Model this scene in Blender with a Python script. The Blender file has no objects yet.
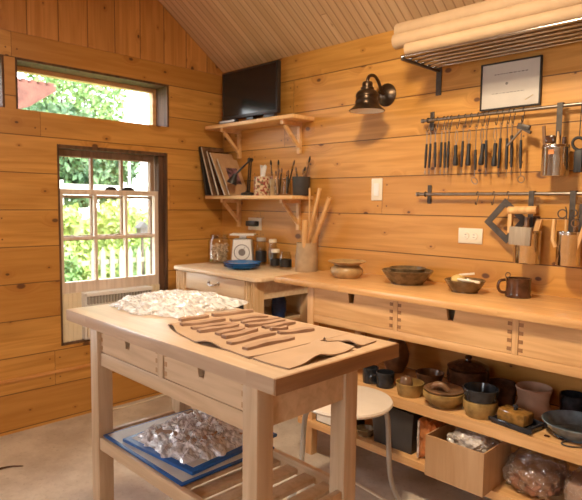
import bpy, bmesh, math, random
from mathutils import Vector, Matrix, noise
random.seed(7)
PI = math.pi
S = bpy.context.scene
COL = S.collection
ORG = {}

# ------------------------------------------------------------------ materials
def new_mat(name):
    m = bpy.data.materials.new(name); m.use_nodes = True
    nt = m.node_tree
    return m, nt, nt.nodes['Principled BSDF']

def N(nt, t, **kw):
    n = nt.nodes.new(t)
    for k, v in kw.items(): setattr(n, k, v)
    return n

def M(nt, op, a, b=None, c=None):
    n = nt.nodes.new('ShaderNodeMath'); n.operation = op
    for i, v in enumerate((a, b, c)):
        if v is None: continue
        if isinstance(v, (int, float)): n.inputs[i].default_value = v
        else: nt.links.new(v, n.inputs[i])
    return n.outputs[0]

def MR(nt, v, a, b, c=0.0, d=1.0, smooth=True):
    n = nt.nodes.new('ShaderNodeMapRange')
    if smooth: n.interpolation_type = 'SMOOTHSTEP'
    nt.links.new(v, n.inputs[0])
    for i, x in enumerate((a, b, c, d)):
        if isinstance(x, (int, float)): n.inputs[i + 1].default_value = x
        else: nt.links.new(x, n.inputs[i + 1])
    return n.outputs[0]

def MIX(nt, f, a, b, mode='MIX'):
    n = nt.nodes.new('ShaderNodeMix'); n.data_type = 'RGBA'; n.blend_type = mode
    for i, v in ((0, f), (6, a), (7, b)):
        if isinstance(v, (int, float)): n.inputs[i].default_value = v
        elif isinstance(v, tuple): n.inputs[i].default_value = (*v, 1)
        else: nt.links.new(v, n.inputs[i])
    return n.outputs[2]

def CMB(nt, x, y, z):
    n = nt.nodes.new('ShaderNodeCombineXYZ')
    for i, v in enumerate((x, y, z)):
        if isinstance(v, (int, float)): n.inputs[i].default_value = v
        else: nt.links.new(v, n.inputs[i])
    return n.outputs[0]

def plain(name, col, rough=.5, metal=0.0, spec=.5, var=.12, scale=14.0, bump=0.0, coat=0.0):
    m, nt, p = new_mat(name)
    tc = N(nt, 'ShaderNodeTexCoord')
    no = N(nt, 'ShaderNodeTexNoise'); no.inputs['Scale'].default_value = scale; no.inputs['Detail'].default_value = 5
    nt.links.new(tc.outputs['Object'], no.inputs['Vector'])
    lo = tuple(c * (1 - var) for c in col); hi = tuple(min(1, c * (1 + var)) for c in col)
    nt.links.new(MIX(nt, MR(nt, no.outputs['Fac'], .3, .7), lo, hi), p.inputs['Base Color'])
    p.inputs['Roughness'].default_value = rough; p.inputs['Metallic'].default_value = metal
    p.inputs['Specular IOR Level'].default_value = spec
    if coat: p.inputs['Coat Weight'].default_value = coat
    if bump:
        b = N(nt, 'ShaderNodeBump'); b.inputs['Strength'].default_value = bump; b.inputs['Distance'].default_value = .01
        nt.links.new(no.outputs['Fac'], b.inputs['Height']); nt.links.new(b.outputs[0], p.inputs['Normal'])
    return m

def wood(name, light, dark, axis='X', rough=.45, strip=0.0):
    """board wood, grain along the given axis; strip = width of glued staves"""
    m, nt, p = new_mat(name)
    tc = N(nt, 'ShaderNodeTexCoord'); sp = N(nt, 'ShaderNodeSeparateXYZ')
    nt.links.new(tc.outputs['Object'], sp.inputs[0])
    o = dict(X=0, Y=1, Z=2)[axis]
    u = sp.outputs[o]; v = sp.outputs[(o + 1) % 3]; w = sp.outputs[(o + 2) % 3]
    rnd = 0.0
    if strip:
        side = sp.outputs[1 if axis == 'X' else 0]
        i = M(nt, 'FLOOR', M(nt, 'DIVIDE', side, strip))
        wn0 = N(nt, 'ShaderNodeTexWhiteNoise'); wn0.noise_dimensions = '1D'; nt.links.new(i, wn0.inputs['W'])
        s = M(nt, 'FLOOR', M(nt, 'ADD', M(nt, 'DIVIDE', u, .38), M(nt, 'MULTIPLY', wn0.outputs[0], 9)))
        wn = N(nt, 'ShaderNodeTexWhiteNoise'); wn.noise_dimensions = '2D'
        nt.links.new(CMB(nt, i, s, 0.0), wn.inputs['Vector']); rnd = wn.outputs['Value']
    no = N(nt, 'ShaderNodeTexNoise'); no.inputs['Scale'].default_value = 1; no.inputs['Detail'].default_value = 6
    no.inputs['Distortion'].default_value = .6
    z = M(nt, 'MULTIPLY', w, 38)
    if strip: z = M(nt, 'ADD', z, M(nt, 'MULTIPLY', rnd, 60))
    nt.links.new(CMB(nt, M(nt, 'MULTIPLY', u, 3.0), M(nt, 'MULTIPLY', v, 38), z), no.inputs['Vector'])
    c = MIX(nt, MR(nt, no.outputs['Fac'], .3, .72), dark, light)
    if strip:
        c = MIX(nt, M(nt, 'MULTIPLY', rnd, .35), c, tuple(x * .68 for x in dark))
    nt.links.new(c, p.inputs['Base Color'])
    p.inputs['Roughness'].default_value = rough
    b = N(nt, 'ShaderNodeBump'); b.inputs['Strength'].default_value = .12; b.inputs['Distance'].default_value = .004
    nt.links.new(no.outputs['Fac'], b.inputs['Height']); nt.links.new(b.outputs[0], p.inputs['Normal'])
    return m

def planks(name, ua, va, h, off, seg, light, dark, seamc, knots=1.0, seam=.0026, nails=True, rough=.42, vary=.55):
    m, nt, p = new_mat(name)
    tc = N(nt, 'ShaderNodeTexCoord'); sp = N(nt, 'ShaderNodeSeparateXYZ')
    nt.links.new(tc.outputs['Object'], sp.inputs[0])
    u = sp.outputs['XYZ'.index(ua)]; v = sp.outputs['XYZ'.index(va)]
    vs = M(nt, 'DIVIDE', M(nt, 'SUBTRACT', v, off), h)
    i = M(nt, 'FLOOR', vs); fr = M(nt, 'FRACT', vs)
    w1 = N(nt, 'ShaderNodeTexWhiteNoise'); w1.noise_dimensions = '1D'; nt.links.new(M(nt, 'ADD', i, 3.3), w1.inputs['W'])
    us = M(nt, 'ADD', M(nt, 'DIVIDE', u, seg), M(nt, 'MULTIPLY', w1.outputs['Value'], 5))
    s = M(nt, 'FLOOR', us); sf = M(nt, 'FRACT', us)
    w2 = N(nt, 'ShaderNodeTexWhiteNoise'); w2.noise_dimensions = '2D'; nt.links.new(CMB(nt, i, s, 0.0), w2.inputs['Vector'])
    r = w2.outputs['Value']
    # knots
    ku = M(nt, 'ADD', M(nt, 'DIVIDE', u, .27), M(nt, 'MULTIPLY', r, 31)); kv = M(nt, 'DIVIDE', v, .17)
    vo = N(nt, 'ShaderNodeTexVoronoi'); vo.voronoi_dimensions = '2D'; vo.inputs['Scale'].default_value = 1
    nt.links.new(CMB(nt, ku, kv, 0.0), vo.inputs['Vector'])
    cs = N(nt, 'ShaderNodeSeparateColor'); nt.links.new(vo.outputs['Color'], cs.inputs[0])
    rad = M(nt, 'MULTIPLY', M(nt, 'ADD', M(nt, 'MULTIPLY', M(nt, 'POWER', cs.outputs[0], 2.5), .10), .02), knots)
    d = vo.outputs['Distance']
    k1 = M(nt, 'SUBTRACT', 1.0, MR(nt, d, M(nt, 'MULTIPLY', rad, .55), rad))
    k2 = M(nt, 'SUBTRACT', 1.0, MR(nt, d, rad, M(nt, 'MULTIPLY', rad, 4.0)))
    # grain, bending round the knots
    no = N(nt, 'ShaderNodeTexNoise'); no.inputs['Scale'].default_value = 1; no.inputs['Detail'].default_value = 7; no.inputs['Distortion'].default_value = .9
    nt.links.new(CMB(nt, M(nt, 'ADD', M(nt, 'MULTIPLY', u, 2.0), M(nt, 'MULTIPLY', r, 40)),
                     M(nt, 'ADD', M(nt, 'MULTIPLY', v, 34), M(nt, 'MULTIPLY', k2, 2.2)), M(nt, 'MULTIPLY', r, 17)), no.inputs['Vector'])
    n2 = N(nt, 'ShaderNodeTexNoise'); n2.inputs['Scale'].default_value = 1; n2.inputs['Detail'].default_value = 3
    nt.links.new(CMB(nt, M(nt, 'MULTIPLY', u, 1.1), M(nt, 'ADD', M(nt, 'MULTIPLY', v, 7), M(nt, 'MULTIPLY', r, 50)), 0.0), n2.inputs['Vector'])
    c = MIX(nt, MR(nt, no.outputs['Fac'], .28, .68), dark, light)
    c = MIX(nt, M(nt, 'MULTIPLY', MR(nt, n2.outputs['Fac'], .42, .72), .45), c, tuple(x * .74 for x in dark))
    c = MIX(nt, M(nt, 'MULTIPLY', r, vary), c, tuple(x * y for x, y in zip(dark, (.80, .72, .62))))
    c = MIX(nt, M(nt, 'MULTIPLY', k2, .38), c, tuple(x * y for x, y in zip(dark, (.62, .45, .3))))
    c = MIX(nt, M(nt, 'MULTIPLY', k1, .9), c, (.095, .032, .011))
    # seams, butt joints, nails
    dv = M(nt, 'MULTIPLY', M(nt, 'SUBTRACT', .5, M(nt, 'ABSOLUTE', M(nt, 'SUBTRACT', fr, .5))), h)
    du = M(nt, 'MULTIPLY', M(nt, 'SUBTRACT', .5, M(nt, 'ABSOLUTE', M(nt, 'SUBTRACT', sf, .5))), seg)
    sm = M(nt, 'SUBTRACT', 1.0, M(nt, 'MULTIPLY', MR(nt, dv, seam * .5, seam * 1.3), MR(nt, du, .0006, .0016)))
    if nails:
        a = M(nt, 'SUBTRACT', du, .028)
        b = M(nt, 'MULTIPLY', M(nt, 'SUBTRACT', M(nt, 'ABSOLUTE', M(nt, 'SUBTRACT', fr, .5)), .28), h)
        dd = M(nt, 'SQRT', M(nt, 'ADD', M(nt, 'MULTIPLY', a, a), M(nt, 'MULTIPLY', b, b)))
        nl = M(nt, 'SUBTRACT', 1.0, MR(nt, dd, .003, .0055))
        c = MIX(nt, M(nt, 'MULTIPLY', nl, .85), c, (.06, .022, .01))
    c = MIX(nt, M(nt, 'MULTIPLY', sm, .85), c, seamc)
    nt.links.new(c, p.inputs['Base Color'])
    p.inputs['Roughness'].default_value = rough
    bp = N(nt, 'ShaderNodeBump'); bp.inputs['Strength'].default_value = .35; bp.inputs['Distance'].default_value = .006
    nt.links.new(M(nt, 'SUBTRACT', M(nt, 'MULTIPLY', no.outputs['Fac'], .12), sm), bp.inputs['Height'])
    nt.links.new(bp.outputs[0], p.inputs['Normal'])
    return m

def glass_mat(name, tint=(1, 1, 1), gloss=.08, edge=.35):
    m, nt, p = new_mat(name)
    out = nt.nodes['Material Output']
    tr = N(nt, 'ShaderNodeBsdfTransparent'); tr.inputs[0].default_value = (*tint, 1)
    gl = N(nt, 'ShaderNodeBsdfGlossy'); gl.inputs['Roughness'].default_value = .03
    lw = N(nt, 'ShaderNodeLayerWeight'); lw.inputs[0].default_value = .25
    mx = N(nt, 'ShaderNodeMixShader')
    nt.links.new(M(nt, 'ADD', M(nt, 'MULTIPLY', lw.outputs['Facing'], edge), gloss), mx.inputs[0])
    nt.links.new(tr.outputs[0], mx.inputs[1]); nt.links.new(gl.outputs[0], mx.inputs[2])
    nt.links.new(mx.outputs[0], out.inputs[0]); nt.nodes.remove(p)
    return m

def film_mat(name, tint, alpha, rough=.12, gloss=.25, scale=38):
    """crinkled plastic film: partly clear, partly milky, with glossy creases"""
    m, nt, p = new_mat(name); out = nt.nodes['Material Output']; nt.nodes.remove(p)
    tc = N(nt, 'ShaderNodeTexCoord'); no = N(nt, 'ShaderNodeTexNoise'); no.inputs['Scale'].default_value = scale; no.inputs['Detail'].default_value = 4
    no.inputs['Distortion'].default_value = 1.2
    mp = N(nt, 'ShaderNodeMapping'); mp.inputs['Scale'].default_value = (.55, 1.2, 1.0); mp.inputs['Rotation'].default_value = (0, 0, .5)
    nt.links.new(tc.outputs['Object'], mp.inputs[0]); nt.links.new(mp.outputs[0], no.inputs['Vector'])
    b = N(nt, 'ShaderNodeBump'); b.inputs['Strength'].default_value = 1.0; b.inputs['Distance'].default_value = .010
    nt.links.new(no.outputs['Fac'], b.inputs['Height'])
    tr = N(nt, 'ShaderNodeBsdfTransparent'); df = N(nt, 'ShaderNodeBsdfDiffuse'); df.inputs[0].default_value = (*tint, 1)
    tl = N(nt, 'ShaderNodeBsdfTranslucent'); tl.inputs[0].default_value = (*tint, 1)
    gl = N(nt, 'ShaderNodeBsdfGlossy'); gl.inputs['Roughness'].default_value = rough
    for n in (df, gl): nt.links.new(b.outputs[0], n.inputs['Normal'])
    m0 = N(nt, 'ShaderNodeMixShader'); m0.inputs[0].default_value = .3
    nt.links.new(df.outputs[0], m0.inputs[1]); nt.links.new(tl.outputs[0], m0.inputs[2])
    m1 = N(nt, 'ShaderNodeMixShader'); nt.links.new(MR(nt, no.outputs['Fac'], .40, .60, alpha * .55, min(1, alpha * 1.5)), m1.inputs[0])
    nt.links.new(tr.outputs[0], m1.inputs[1]); nt.links.new(m0.outputs[0], m1.inputs[2])
    m2 = N(nt, 'ShaderNodeMixShader'); m2.inputs[0].default_value = gloss
    nt.links.new(m1.outputs[0], m2.inputs[1]); nt.links.new(gl.outputs[0], m2.inputs[2])
    nt.links.new(m2.outputs[0], out.inputs[0])
    return m

def leaf_mat(name, a, b):
    m, nt, p = new_mat(name)
    oi = N(nt, 'ShaderNodeTexCoord'); no = N(nt, 'ShaderNodeTexNoise'); no.inputs['Scale'].default_value = 3.5
    nt.links.new(oi.outputs['Object'], no.inputs['Vector'])
    nt.links.new(MIX(nt, MR(nt, no.outputs['Fac'], .35, .65), a, b), p.inputs['Base Color'])
    p.inputs['Roughness'].default_value = .6
    return m

LT, DK, SC = (.72, .365, .088), (.53, .240, .045), (.06, .020, .007)
MAT = {}
MAT['wall_r'] = planks('pine_boards_right', 'X', 'Z', .197, .018, 1.75, LT, DK, SC)
MAT['wall_l'] = planks('pine_boards_left', 'Y', 'Z', .197, .018, 1.9, tuple(x * .94 for x in LT), tuple(x * .94 for x in DK), SC)
MAT['gable'] = planks('pine_boards_gable', 'Z', 'Y', .165, .03, 6.0, (.66, .31, .085), (.48, .205, .046), SC, knots=.9, nails=False, vary=.3)
MAT['bead'] = planks('beadboard', 'Z', 'X', .045, .01, 9.0, (.70, .48, .28), (.60, .385, .205), (.34, .18, .08), knots=.35, seam=.0035, nails=False, vary=.3)
MAT['trimw'] = wood('pine_trim', (.72, .35, .11), (.54, .235, .062), 'Y')
MAT['darkwood'] = wood('old_brown_wood', (.16, .075, .035), (.06, .026, .012), 'Z', .7)
MAT['sashwood'] = wood('weathered_sash', (.80, .67, .56), (.62, .49, .39), 'Z', .55)
MAT['brownsash'] = wood('brown_sash', (.36, .23, .15), (.24, .145, .09), 'Z', .55)
MAT['framewood'] = wood('pine_frame', (.78, .50, .25), (.62, .36, .15), 'Y')
MAT['edge'] = wood('shaded_end_edge', (.34, .17, .07), (.22, .10, .04), 'Y', .5)  # end grain, darkened to carry the shade on the cart's end face
MAT['birch'] = wood('birch', (.64, .455, .285), (.51, .345, .20), 'X', .42)
MAT['birchz'] = wood('birch_upright', (.60, .43, .27), (.48, .325, .19), 'Z', .42)
MAT['birchtop'] = wood('birch_top', (.60, .44, .305), (.485, .335, .22), 'X', .3, strip=.045)
MAT['benchtop'] = wood('bench_top', (.80, .47, .20), (.66, .34, .125), 'X', .3, strip=.05)
MAT['bench'] = wood('bench_wood', (.78, .47, .215), (.62, .335, .13), 'X', .42)
MAT['benchz'] = wood('bench_upright', (.76, .46, .22), (.6, .33, .135), 'Z', .42)
MAT['shelfpine'] = wood('shelf_pine', (.82, .53, .25), (.68, .385, .15), 'X', .42)
MAT['joint'] = wood('end_grain', (.36, .17, .065), (.24, .105, .04), 'Z', .6)
MAT['jointpale'] = wood('pale_end_grain', (.52, .32, .16), (.42, .245, .12), 'Z', .6)
MAT['desk'] = wood('desk_wood', (.84, .67, .46), (.73, .53, .33), 'X', .4)
MAT['deskz'] = wood('desk_upright', (.80, .58, .35), (.66, .43, .22), 'Z', .4)
MAT['toolwood'] = wood('tool_wood', (.74, .45, .19), (.56, .29, .10), 'Z', .5)
MAT['greywood'] = wood('worn_grey_wood', (.42, .34, .25), (.28, .22, .16), 'Z', .7)
MAT['kraft'] = plain('kraft_paper', (.50, .335, .195), .7, var=.05)
MAT['card'] = wood('cardboard', (.52, .32, .17), (.45, .265, .13), 'Z', .75)
MAT['black'] = plain('black_plastic', (.018, .015, .014), .35, var=.2)
MAT['screen'] = plain('screen_black', (.012, .010, .010), .12, var=.0)
MAT['grip'] = plain('black_grip', (.022, .019, .018), .5)
MAT['steel'] = plain('brushed_steel', (.60, .58, .56), .17, 1.0, var=.06, scale=40)
MAT['rail'] = plain('rail_steel', (.34, .30, .26), .35, 1.0, var=.1, scale=40)
MAT['darksteel'] = plain('dark_steel', (.085, .068, .055), .45, .4, var=.2, scale=30)
MAT['bronze'] = plain('oil_rubbed_bronze', (.075, .048, .03), .33, .85, var=.3, scale=20)
MAT['greymetal'] = plain('grey_painted_metal', (.42, .39, .36), .38, .2, var=.05)
MAT['white'] = plain('white_paint', (.80, .78, .74), .4, var=.03)
MAT['ivory'] = plain('ivory_plastic', (.80, .70, .55), .35, var=.02)
MAT['seat'] = plain('pale_seat', (.70, .61, .52), .3, var=.03)
MAT['cream'] = plain('cream_plastic', (.80, .68, .48), .45, var=.04)
MAT['paper'] = plain('paper', (.58, .52, .45), .6, var=.03)
MAT['ink'] = plain('grey_ink', (.22, .19, .17), .7)
MAT['gold'] = plain('gold_mark', (.52, .33, .08), .5)
MAT['blueglaze'] = plain('blue_plate', (.018, .15, .46), .18, var=.25)
MAT['darkblue'] = plain('dark_blue_glaze', (.012, .03, .10), .2, var=.25)
MAT['blueedge'] = plain('blue_plastic', (.015, .10, .34), .35, var=.15)
MAT['board'] = plain('pale_board', (.56, .54, .50), .45, var=.06)
MAT['clay'] = plain('pinkish_brown_clay', (.31, .185, .115), .65, var=.12, scale=30)
MAT['slab'] = plain('tan_sheet', (.39, .255, .16), .7, var=.06, scale=10)
MAT['rawclay'] = plain('red_brown_clay', (.30, .145, .085), .45, var=.3, scale=18, bump=.4)
MAT['ochre'] = plain('ochre_glaze', (.30, .185, .060), .25, var=.35, scale=24)
MAT['tanglaze'] = plain('tan_glaze', (.37, .235, .105), .3, var=.25, scale=24)
MAT['olive'] = plain('olive_brown_glaze', (.145, .092, .045), .18, var=.45, scale=24)
MAT['brownglaze'] = plain('dark_brown_glaze', (.075, .032, .017), .16, var=.4, scale=30)
MAT['blackglaze'] = plain('blue_black_glaze', (.022, .024, .030), .14, var=.4, scale=30)
MAT['midbrown'] = plain('mid_brown_glaze', (.19, .10, .052), .3, var=.35, scale=24)
MAT['amber'] = plain('amber_glaze', (.25, .125, .03), .15, var=.4, scale=35)
MAT['bisque'] = plain('bisque', (.42, .25, .165), .7, var=.12)
MAT['bluewhite'] = plain('blue_white_glaze', (.13, .17, .20), .15, var=.4, scale=18)
MAT['crock'] = plain('tan_crock', (.46, .32, .19), .5, var=.15)
MAT['sponge'] = plain('yellow_sponge', (.66, .45, .16), .9, var=.2, bump=.4)
MAT['orangefilm'] = plain('orange_wrapper', (.62, .23, .075), .3, var=.3, scale=22, bump=.5)
MAT['crate'] = plain('dark_grey_plastic', (.045, .04, .038), .5, var=.15)
MAT['purple'] = plain('purple_print', (.16, .085, .11), .5, var=.9, scale=30)
MAT['shell'] = plain('pale_bits', (.70, .52, .36), .6, var=.4, scale=40)
MAT['glass'] = glass_mat('window_glass', (1, 1, 1), .03)
MAT['jar'] = glass_mat('jar_glass', (.95, .95, .93), .03, .2)
MAT['film'] = film_mat('clear_plastic_film', (.95, .96, 1.0), .85, .10, .28)
MAT['bag'] = film_mat('milky_bag', (.55, .47, .42), .22, .12, .16, 16)
MAT['whitebag'] = film_mat('white_bag', (.80, .74, .70), .8, .2, .12, 14)
MAT['fence'] = plain('white_fence_paint', (.55, .54, .50), .6)
MAT['stakes'] = plain('pale_pickets', (.22, .21, .14), .7)
MAT['roof'] = plain('red_roof', (.11, .035, .022), .8, var=.3, scale=8)
MAT['leaf_dark'] = leaf_mat('dark_leaves', (.035, .085, .035), (.09, .17, .06))
MAT['leaf_lime'] = leaf_mat('lime_leaves', (.24, .34, .08), (.42, .48, .14))
MAT['leaf_mid'] = leaf_mat('mid_leaves', (.08, .17, .045), (.20, .30, .09))
MAT['bark'] = plain('bark', (.10, .07, .05), .9, var=.3)
MAT['grass'] = plain('grass', (.14, .22, .06), .9, var=.4, scale=6)

def floor_mat():
    m, nt, p = new_mat('concrete')
    tc = N(nt, 'ShaderNodeTexCoord')
    a = N(nt, 'ShaderNodeTexNoise'); a.inputs['Scale'].default_value = 2.6; a.inputs['Detail'].default_value = 7; a.inputs['Roughness'].default_value = .65
    b = N(nt, 'ShaderNodeTexNoise'); b.inputs['Scale'].default_value = 45; b.inputs['Detail'].default_value = 4
    for n in (a, b): nt.links.new(tc.outputs['Object'], n.inputs['Vector'])
    c = MIX(nt, MR(nt, a.outputs['Fac'], .32, .68), (.44, .355, .28), (.66, .58, .49))
    c = MIX(nt, M(nt, 'MULTIPLY', MR(nt, b.outputs['Fac'], .55, .75), .35), c, (.26, .2, .15))
    nt.links.new(c, p.inputs['Base Color']); p.inputs['Roughness'].default_value = .55
    bp = N(nt, 'ShaderNodeBump'); bp.inputs['Strength'].default_value = .15; bp.inputs['Distance'].default_value = .01
    nt.links.new(b.outputs['Fac'], bp.inputs['Height']); nt.links.new(bp.outputs[0], p.inputs['Normal'])
    return m
MAT['floor'] = floor_mat()

def floral_mat():
    m, nt, p = new_mat('floral_print')
    tc = N(nt, 'ShaderNodeTexCoord'); vo = N(nt, 'ShaderNodeTexVoronoi'); vo.inputs['Scale'].default_value = 95
    nt.links.new(tc.outputs['Object'], vo.inputs['Vector'])
    r = N(nt, 'ShaderNodeValToRGB'); cr = r.color_ramp; cr.interpolation = 'CONSTANT'
    cr.elements[0].color = (.30, .06, .04, 1); cr.elements[1].position = .3; cr.elements[1].color = (.62, .48, .30, 1)
    e = cr.elements.new(.62); e.color = (.16, .12, .045, 1)
    e = cr.elements.new(.75); e.color = (.66, .5, .32, 1)
    cs = N(nt, 'ShaderNodeSeparateColor'); nt.links.new(vo.outputs['Color'], cs.inputs[0]); nt.links.new(cs.outputs[0], r.inputs[0])
    nt.links.new(r.outputs[0], p.inputs['Base Color']); p.inputs['Roughness'].default_value = .4
    return m
MAT['floral'] = floral_mat()

# ------------------------------------------------------------------ mesh helpers
def B(): return bmesh.new()

def box(bm, x0, x1, y0, y1, z0, z1):
    v = [bm.verts.new((x, y, z)) for x in (x0, x1) for y in (y0, y1) for z in (z0, z1)]
    for f in ((0, 1, 3, 2), (4, 6, 7, 5), (0, 4, 5, 1), (2, 3, 7, 6), (0, 2, 6, 4), (1, 5, 7, 3)):
        bm.faces.new([v[i] for i in f])
    return bm

def obox(bm, c, size, mat):
    """box about c, axes from a 3x3 matrix"""
    sx, sy, sz = (s / 2 for s in size); c = Vector(c)
    v = [bm.verts.new(c + mat @ Vector((x, y, z))) for x in (-sx, sx) for y in (-sy, sy) for z in (-sz, sz)]
    for f in ((0, 1, 3, 2), (4, 6, 7, 5), (0, 4, 5, 1), (2, 3, 7, 6), (0, 2, 6, 4), (1, 5, 7, 3)):
        bm.faces.new([v[i] for i in f])
    return bm

def rot(ax, deg): return Matrix.Rotation(math.radians(deg), 3, ax)

def bar(bm, a, b, w, t, up=(0, 0, 1)):
    a, b = Vector(a), Vector(b); d = (b - a).normalized()
    s = d.cross(Vector(up)).normalized(); n = s.cross(d)
    m = Matrix((d, s, n)).transposed()
    return obox(bm, (a + b) / 2, ((b - a).length, w, t), m)

def tube(bm, pts, r, seg=8, caps=True, smooth=0):
    P = [Vector(p) for p in pts]
    for _ in range(smooth):
        Q = [P[0]]
        for a, b in zip(P[:-1], P[1:]): Q += [a * .75 + b * .25, a * .25 + b * .75]
        Q.append(P[-1]); P = Q
    n = len(P); rs = r if isinstance(r, (list, tuple)) else None
    rings = []; prev = None
    for i, p in enumerate(P):
        t = (P[min(i + 1, n - 1)] - P[max(i - 1, 0)]).normalized()
        if prev is None:
            a = Vector((0, 0, 1)) if abs(t.z) < .9 else Vector((1, 0, 0))
            s = t.cross(a).normalized()
        else:
            s = (prev - t * prev.dot(t)).normalized()
        prev = s; q = t.cross(s)
        if rs:
            k_ = i / (n - 1) * (len(rs) - 1); i_ = min(int(k_), len(rs) - 2); rr = rs[i_] + (rs[i_ + 1] - rs[i_]) * (k_ - i_)
        else: rr = r
        rings.append([bm.verts.new(p + s * (rr * math.cos(2 * PI * k / seg)) + q * (rr * math.sin(2 * PI * k / seg))) for k in range(seg)])
    for A, C in zip(rings[:-1], rings[1:]):
        for k in range(seg): bm.faces.new((A[k], A[(k + 1) % seg], C[(k + 1) % seg], C[k]))
    if caps:
        bm.faces.new(rings[0][::-1]); bm.faces.new(rings[-1])
    return bm

def ring(bm, c, R_, r, n=(0, 0, 1), seg=24, s2=6, ratio=1.0):
    nv = Vector(n).normalized(); a = nv.orthogonal().normalized(); b = nv.cross(a); c = Vector(c)
    rings = []
    for i in range(seg):
        t = 2 * PI * i / seg; o = a * math.cos(t) + b * math.sin(t)
        oc = a * math.cos(t) * R_ + b * math.sin(t) * R_ * ratio
        rings.append([bm.verts.new(c + oc + o * (r * math.cos(2 * PI * k / s2)) + nv * (r * math.sin(2 * PI * k / s2))) for k in range(s2)])
    for i in range(seg):
        A, C = rings[i], rings[(i + 1) % seg]
        for k in range(s2): bm.faces.new((A[k], A[(k + 1) % s2], C[(k + 1) % s2], C[k]))
    return bm

def lathe(bm, prof, c=(0, 0, 0), seg=28, m=None, sq=1.0):
    c = Vector(c); m = m or Matrix.Identity(3); rings = []
    for r, z in prof:
        if r < 1e-6: rings.append([bm.verts.new(c + m @ Vector((0, 0, z)))])
        else: rings.append([bm.verts.new(c + m @ Vector((r * math.cos(2 * PI * k / seg), sq * r * math.sin(2 * PI * k / seg), z))) for k in range(seg)])
    for A, C in zip(rings[:-1], rings[1:]):
        for k in range(seg):
            k2 = (k + 1) % seg
            if len(A) == 1 and len(C) == 1: continue
            if len(A) == 1: bm.faces.new((A[0], C[k2], C[k]))
            elif len(C) == 1: bm.faces.new((A[k], A[k2], C[0]))
            else: bm.faces.new((A[k], A[k2], C[k2], C[k]))
    return bm

def prism(bm, poly, lo, hi, plane='XY'):
    def P(a, b, h): return {'XY': (a, b, h), 'XZ': (a, h, b), 'YZ': (h, a, b)}[plane]
    A = [bm.verts.new(P(a, b, lo)) for a, b in poly]; C = [bm.verts.new(P(a, b, hi)) for a, b in poly]
    n = len(poly)
    bm.faces.new(A[::-1]); bm.faces.new(C)
    for i in range(n): bm.faces.new((A[i], A[(i + 1) % n], C[(i + 1) % n], C[i]))
    return bm

def bevel(bm, w, seg=2):
    bmesh.ops.recalc_face_normals(bm, faces=bm.faces)
    es = [e for e in bm.edges if len(e.link_faces) == 2 and e.calc_face_angle(0) > .6]
    bmesh.ops.bevel(bm, geom=es, offset=w, segments=seg, affect='EDGES', profile=.5, clamp_overlap=True)
    return bm

def root_org(o):
    while o.parent: o = o.parent
    return Vector(ORG.get(o, (0, 0, 0)))

def obj(name, bm, mat, parent=None, smooth=True, org=None):
    """one mesh object built in world coordinates; children are stored relative to their thing's base"""
    off = root_org(parent) if parent else Vector(org or (0, 0, 0))
    if off.length: bmesh.ops.translate(bm, vec=-off, verts=bm.verts)
    bmesh.ops.recalc_face_normals(bm, faces=bm.faces)
    me = bpy.data.meshes.new(name); bm.to_mesh(me); bm.free()
    mats = mat if isinstance(mat, (list, tuple)) else [mat]
    for q in mats: me.materials.append(MAT[q] if isinstance(q, str) else q)
    if smooth:
        for p in me.polygons: p.use_smooth = True
        me.set_sharp_from_angle(angle=math.radians(38))
    o = bpy.data.objects.new(name, me); COL.objects.link(o)
    if parent: o.parent = parent
    else:
        o.location = off; ORG[o] = tuple(off)
    return o

def tag(o, label, cat, group=None, kind=None):
    o['label'] = label; o['category'] = cat
    if group: o['group'] = group
    if kind: o['kind'] = kind
    return o

def thing(name, label, cat, loc, group=None):
    o = bpy.data.objects.new(name, None); COL.objects.link(o); o.empty_display_size = .05
    o.location = loc; ORG[o] = tuple(loc)
    return tag(o, label, cat, group)

def struct(name, bm, mat, parent=None, label=None, smooth=False):
    o = obj(name, bm, mat, parent, smooth)
    if not parent: o['kind'] = 'structure'; o['category'] = name.split('_')[0]; o['label'] = label
    return o

def dup(root, loc, label, group=None):
    r = root.copy(); COL.objects.link(r); r.location = loc; r['label'] = label; ORG[r] = tuple(loc)
    if group: r['group'] = group
    for ch in list(root.children):
        c = ch.copy(); COL.objects.link(c); c.parent = r
        for g in ch.children:
            d = g.copy(); COL.objects.link(d); d.parent = c
    return r

# ------------------------------------------------------------------ the room
EAVE, SL, RW, RD = 2.135, .695, 4.4, 4.0
T = .20
def quadwall(bm, ax, lo, hi, u0, u1, z0, z1, holes):
    """wall slab made of boxes round rectangular holes (u0,u1,z0,z1)"""
    us = sorted({u0, u1, *[h[0] for h in holes], *[h[1] for h in holes]}); us = [u for u in us if u0 <= u <= u1]
    zs = sorted({z0, z1, *[h[2] for h in holes], *[h[3] for h in holes]})
    for a, b in zip(us[:-1], us[1:]):
        for c, d in zip(zs[:-1], zs[1:]):
            if any(h[0] - 1e-6 <= a and b <= h[1] + 1e-6 and h[2] - 1e-6 <= c and d <= h[3] + 1e-6 for h in holes): continue
            if ax == 'x': box(bm, lo, hi, a, b, c, d)
            else: box(bm, a, b, lo, hi, c, d)
    bmesh.ops.remove_doubles(bm, verts=bm.verts, dist=1e-5)
    seen = {}
    for f in bm.faces:
        k = tuple(sorted(v.index if False else id(v) for v in f.verts)); seen.setdefault(k, []).append(f)
    bmesh.ops.delete(bm, geom=[f for fs in seen.values() if len(fs) > 1 for f in fs], context='FACES_ONLY')
    return bm

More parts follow.
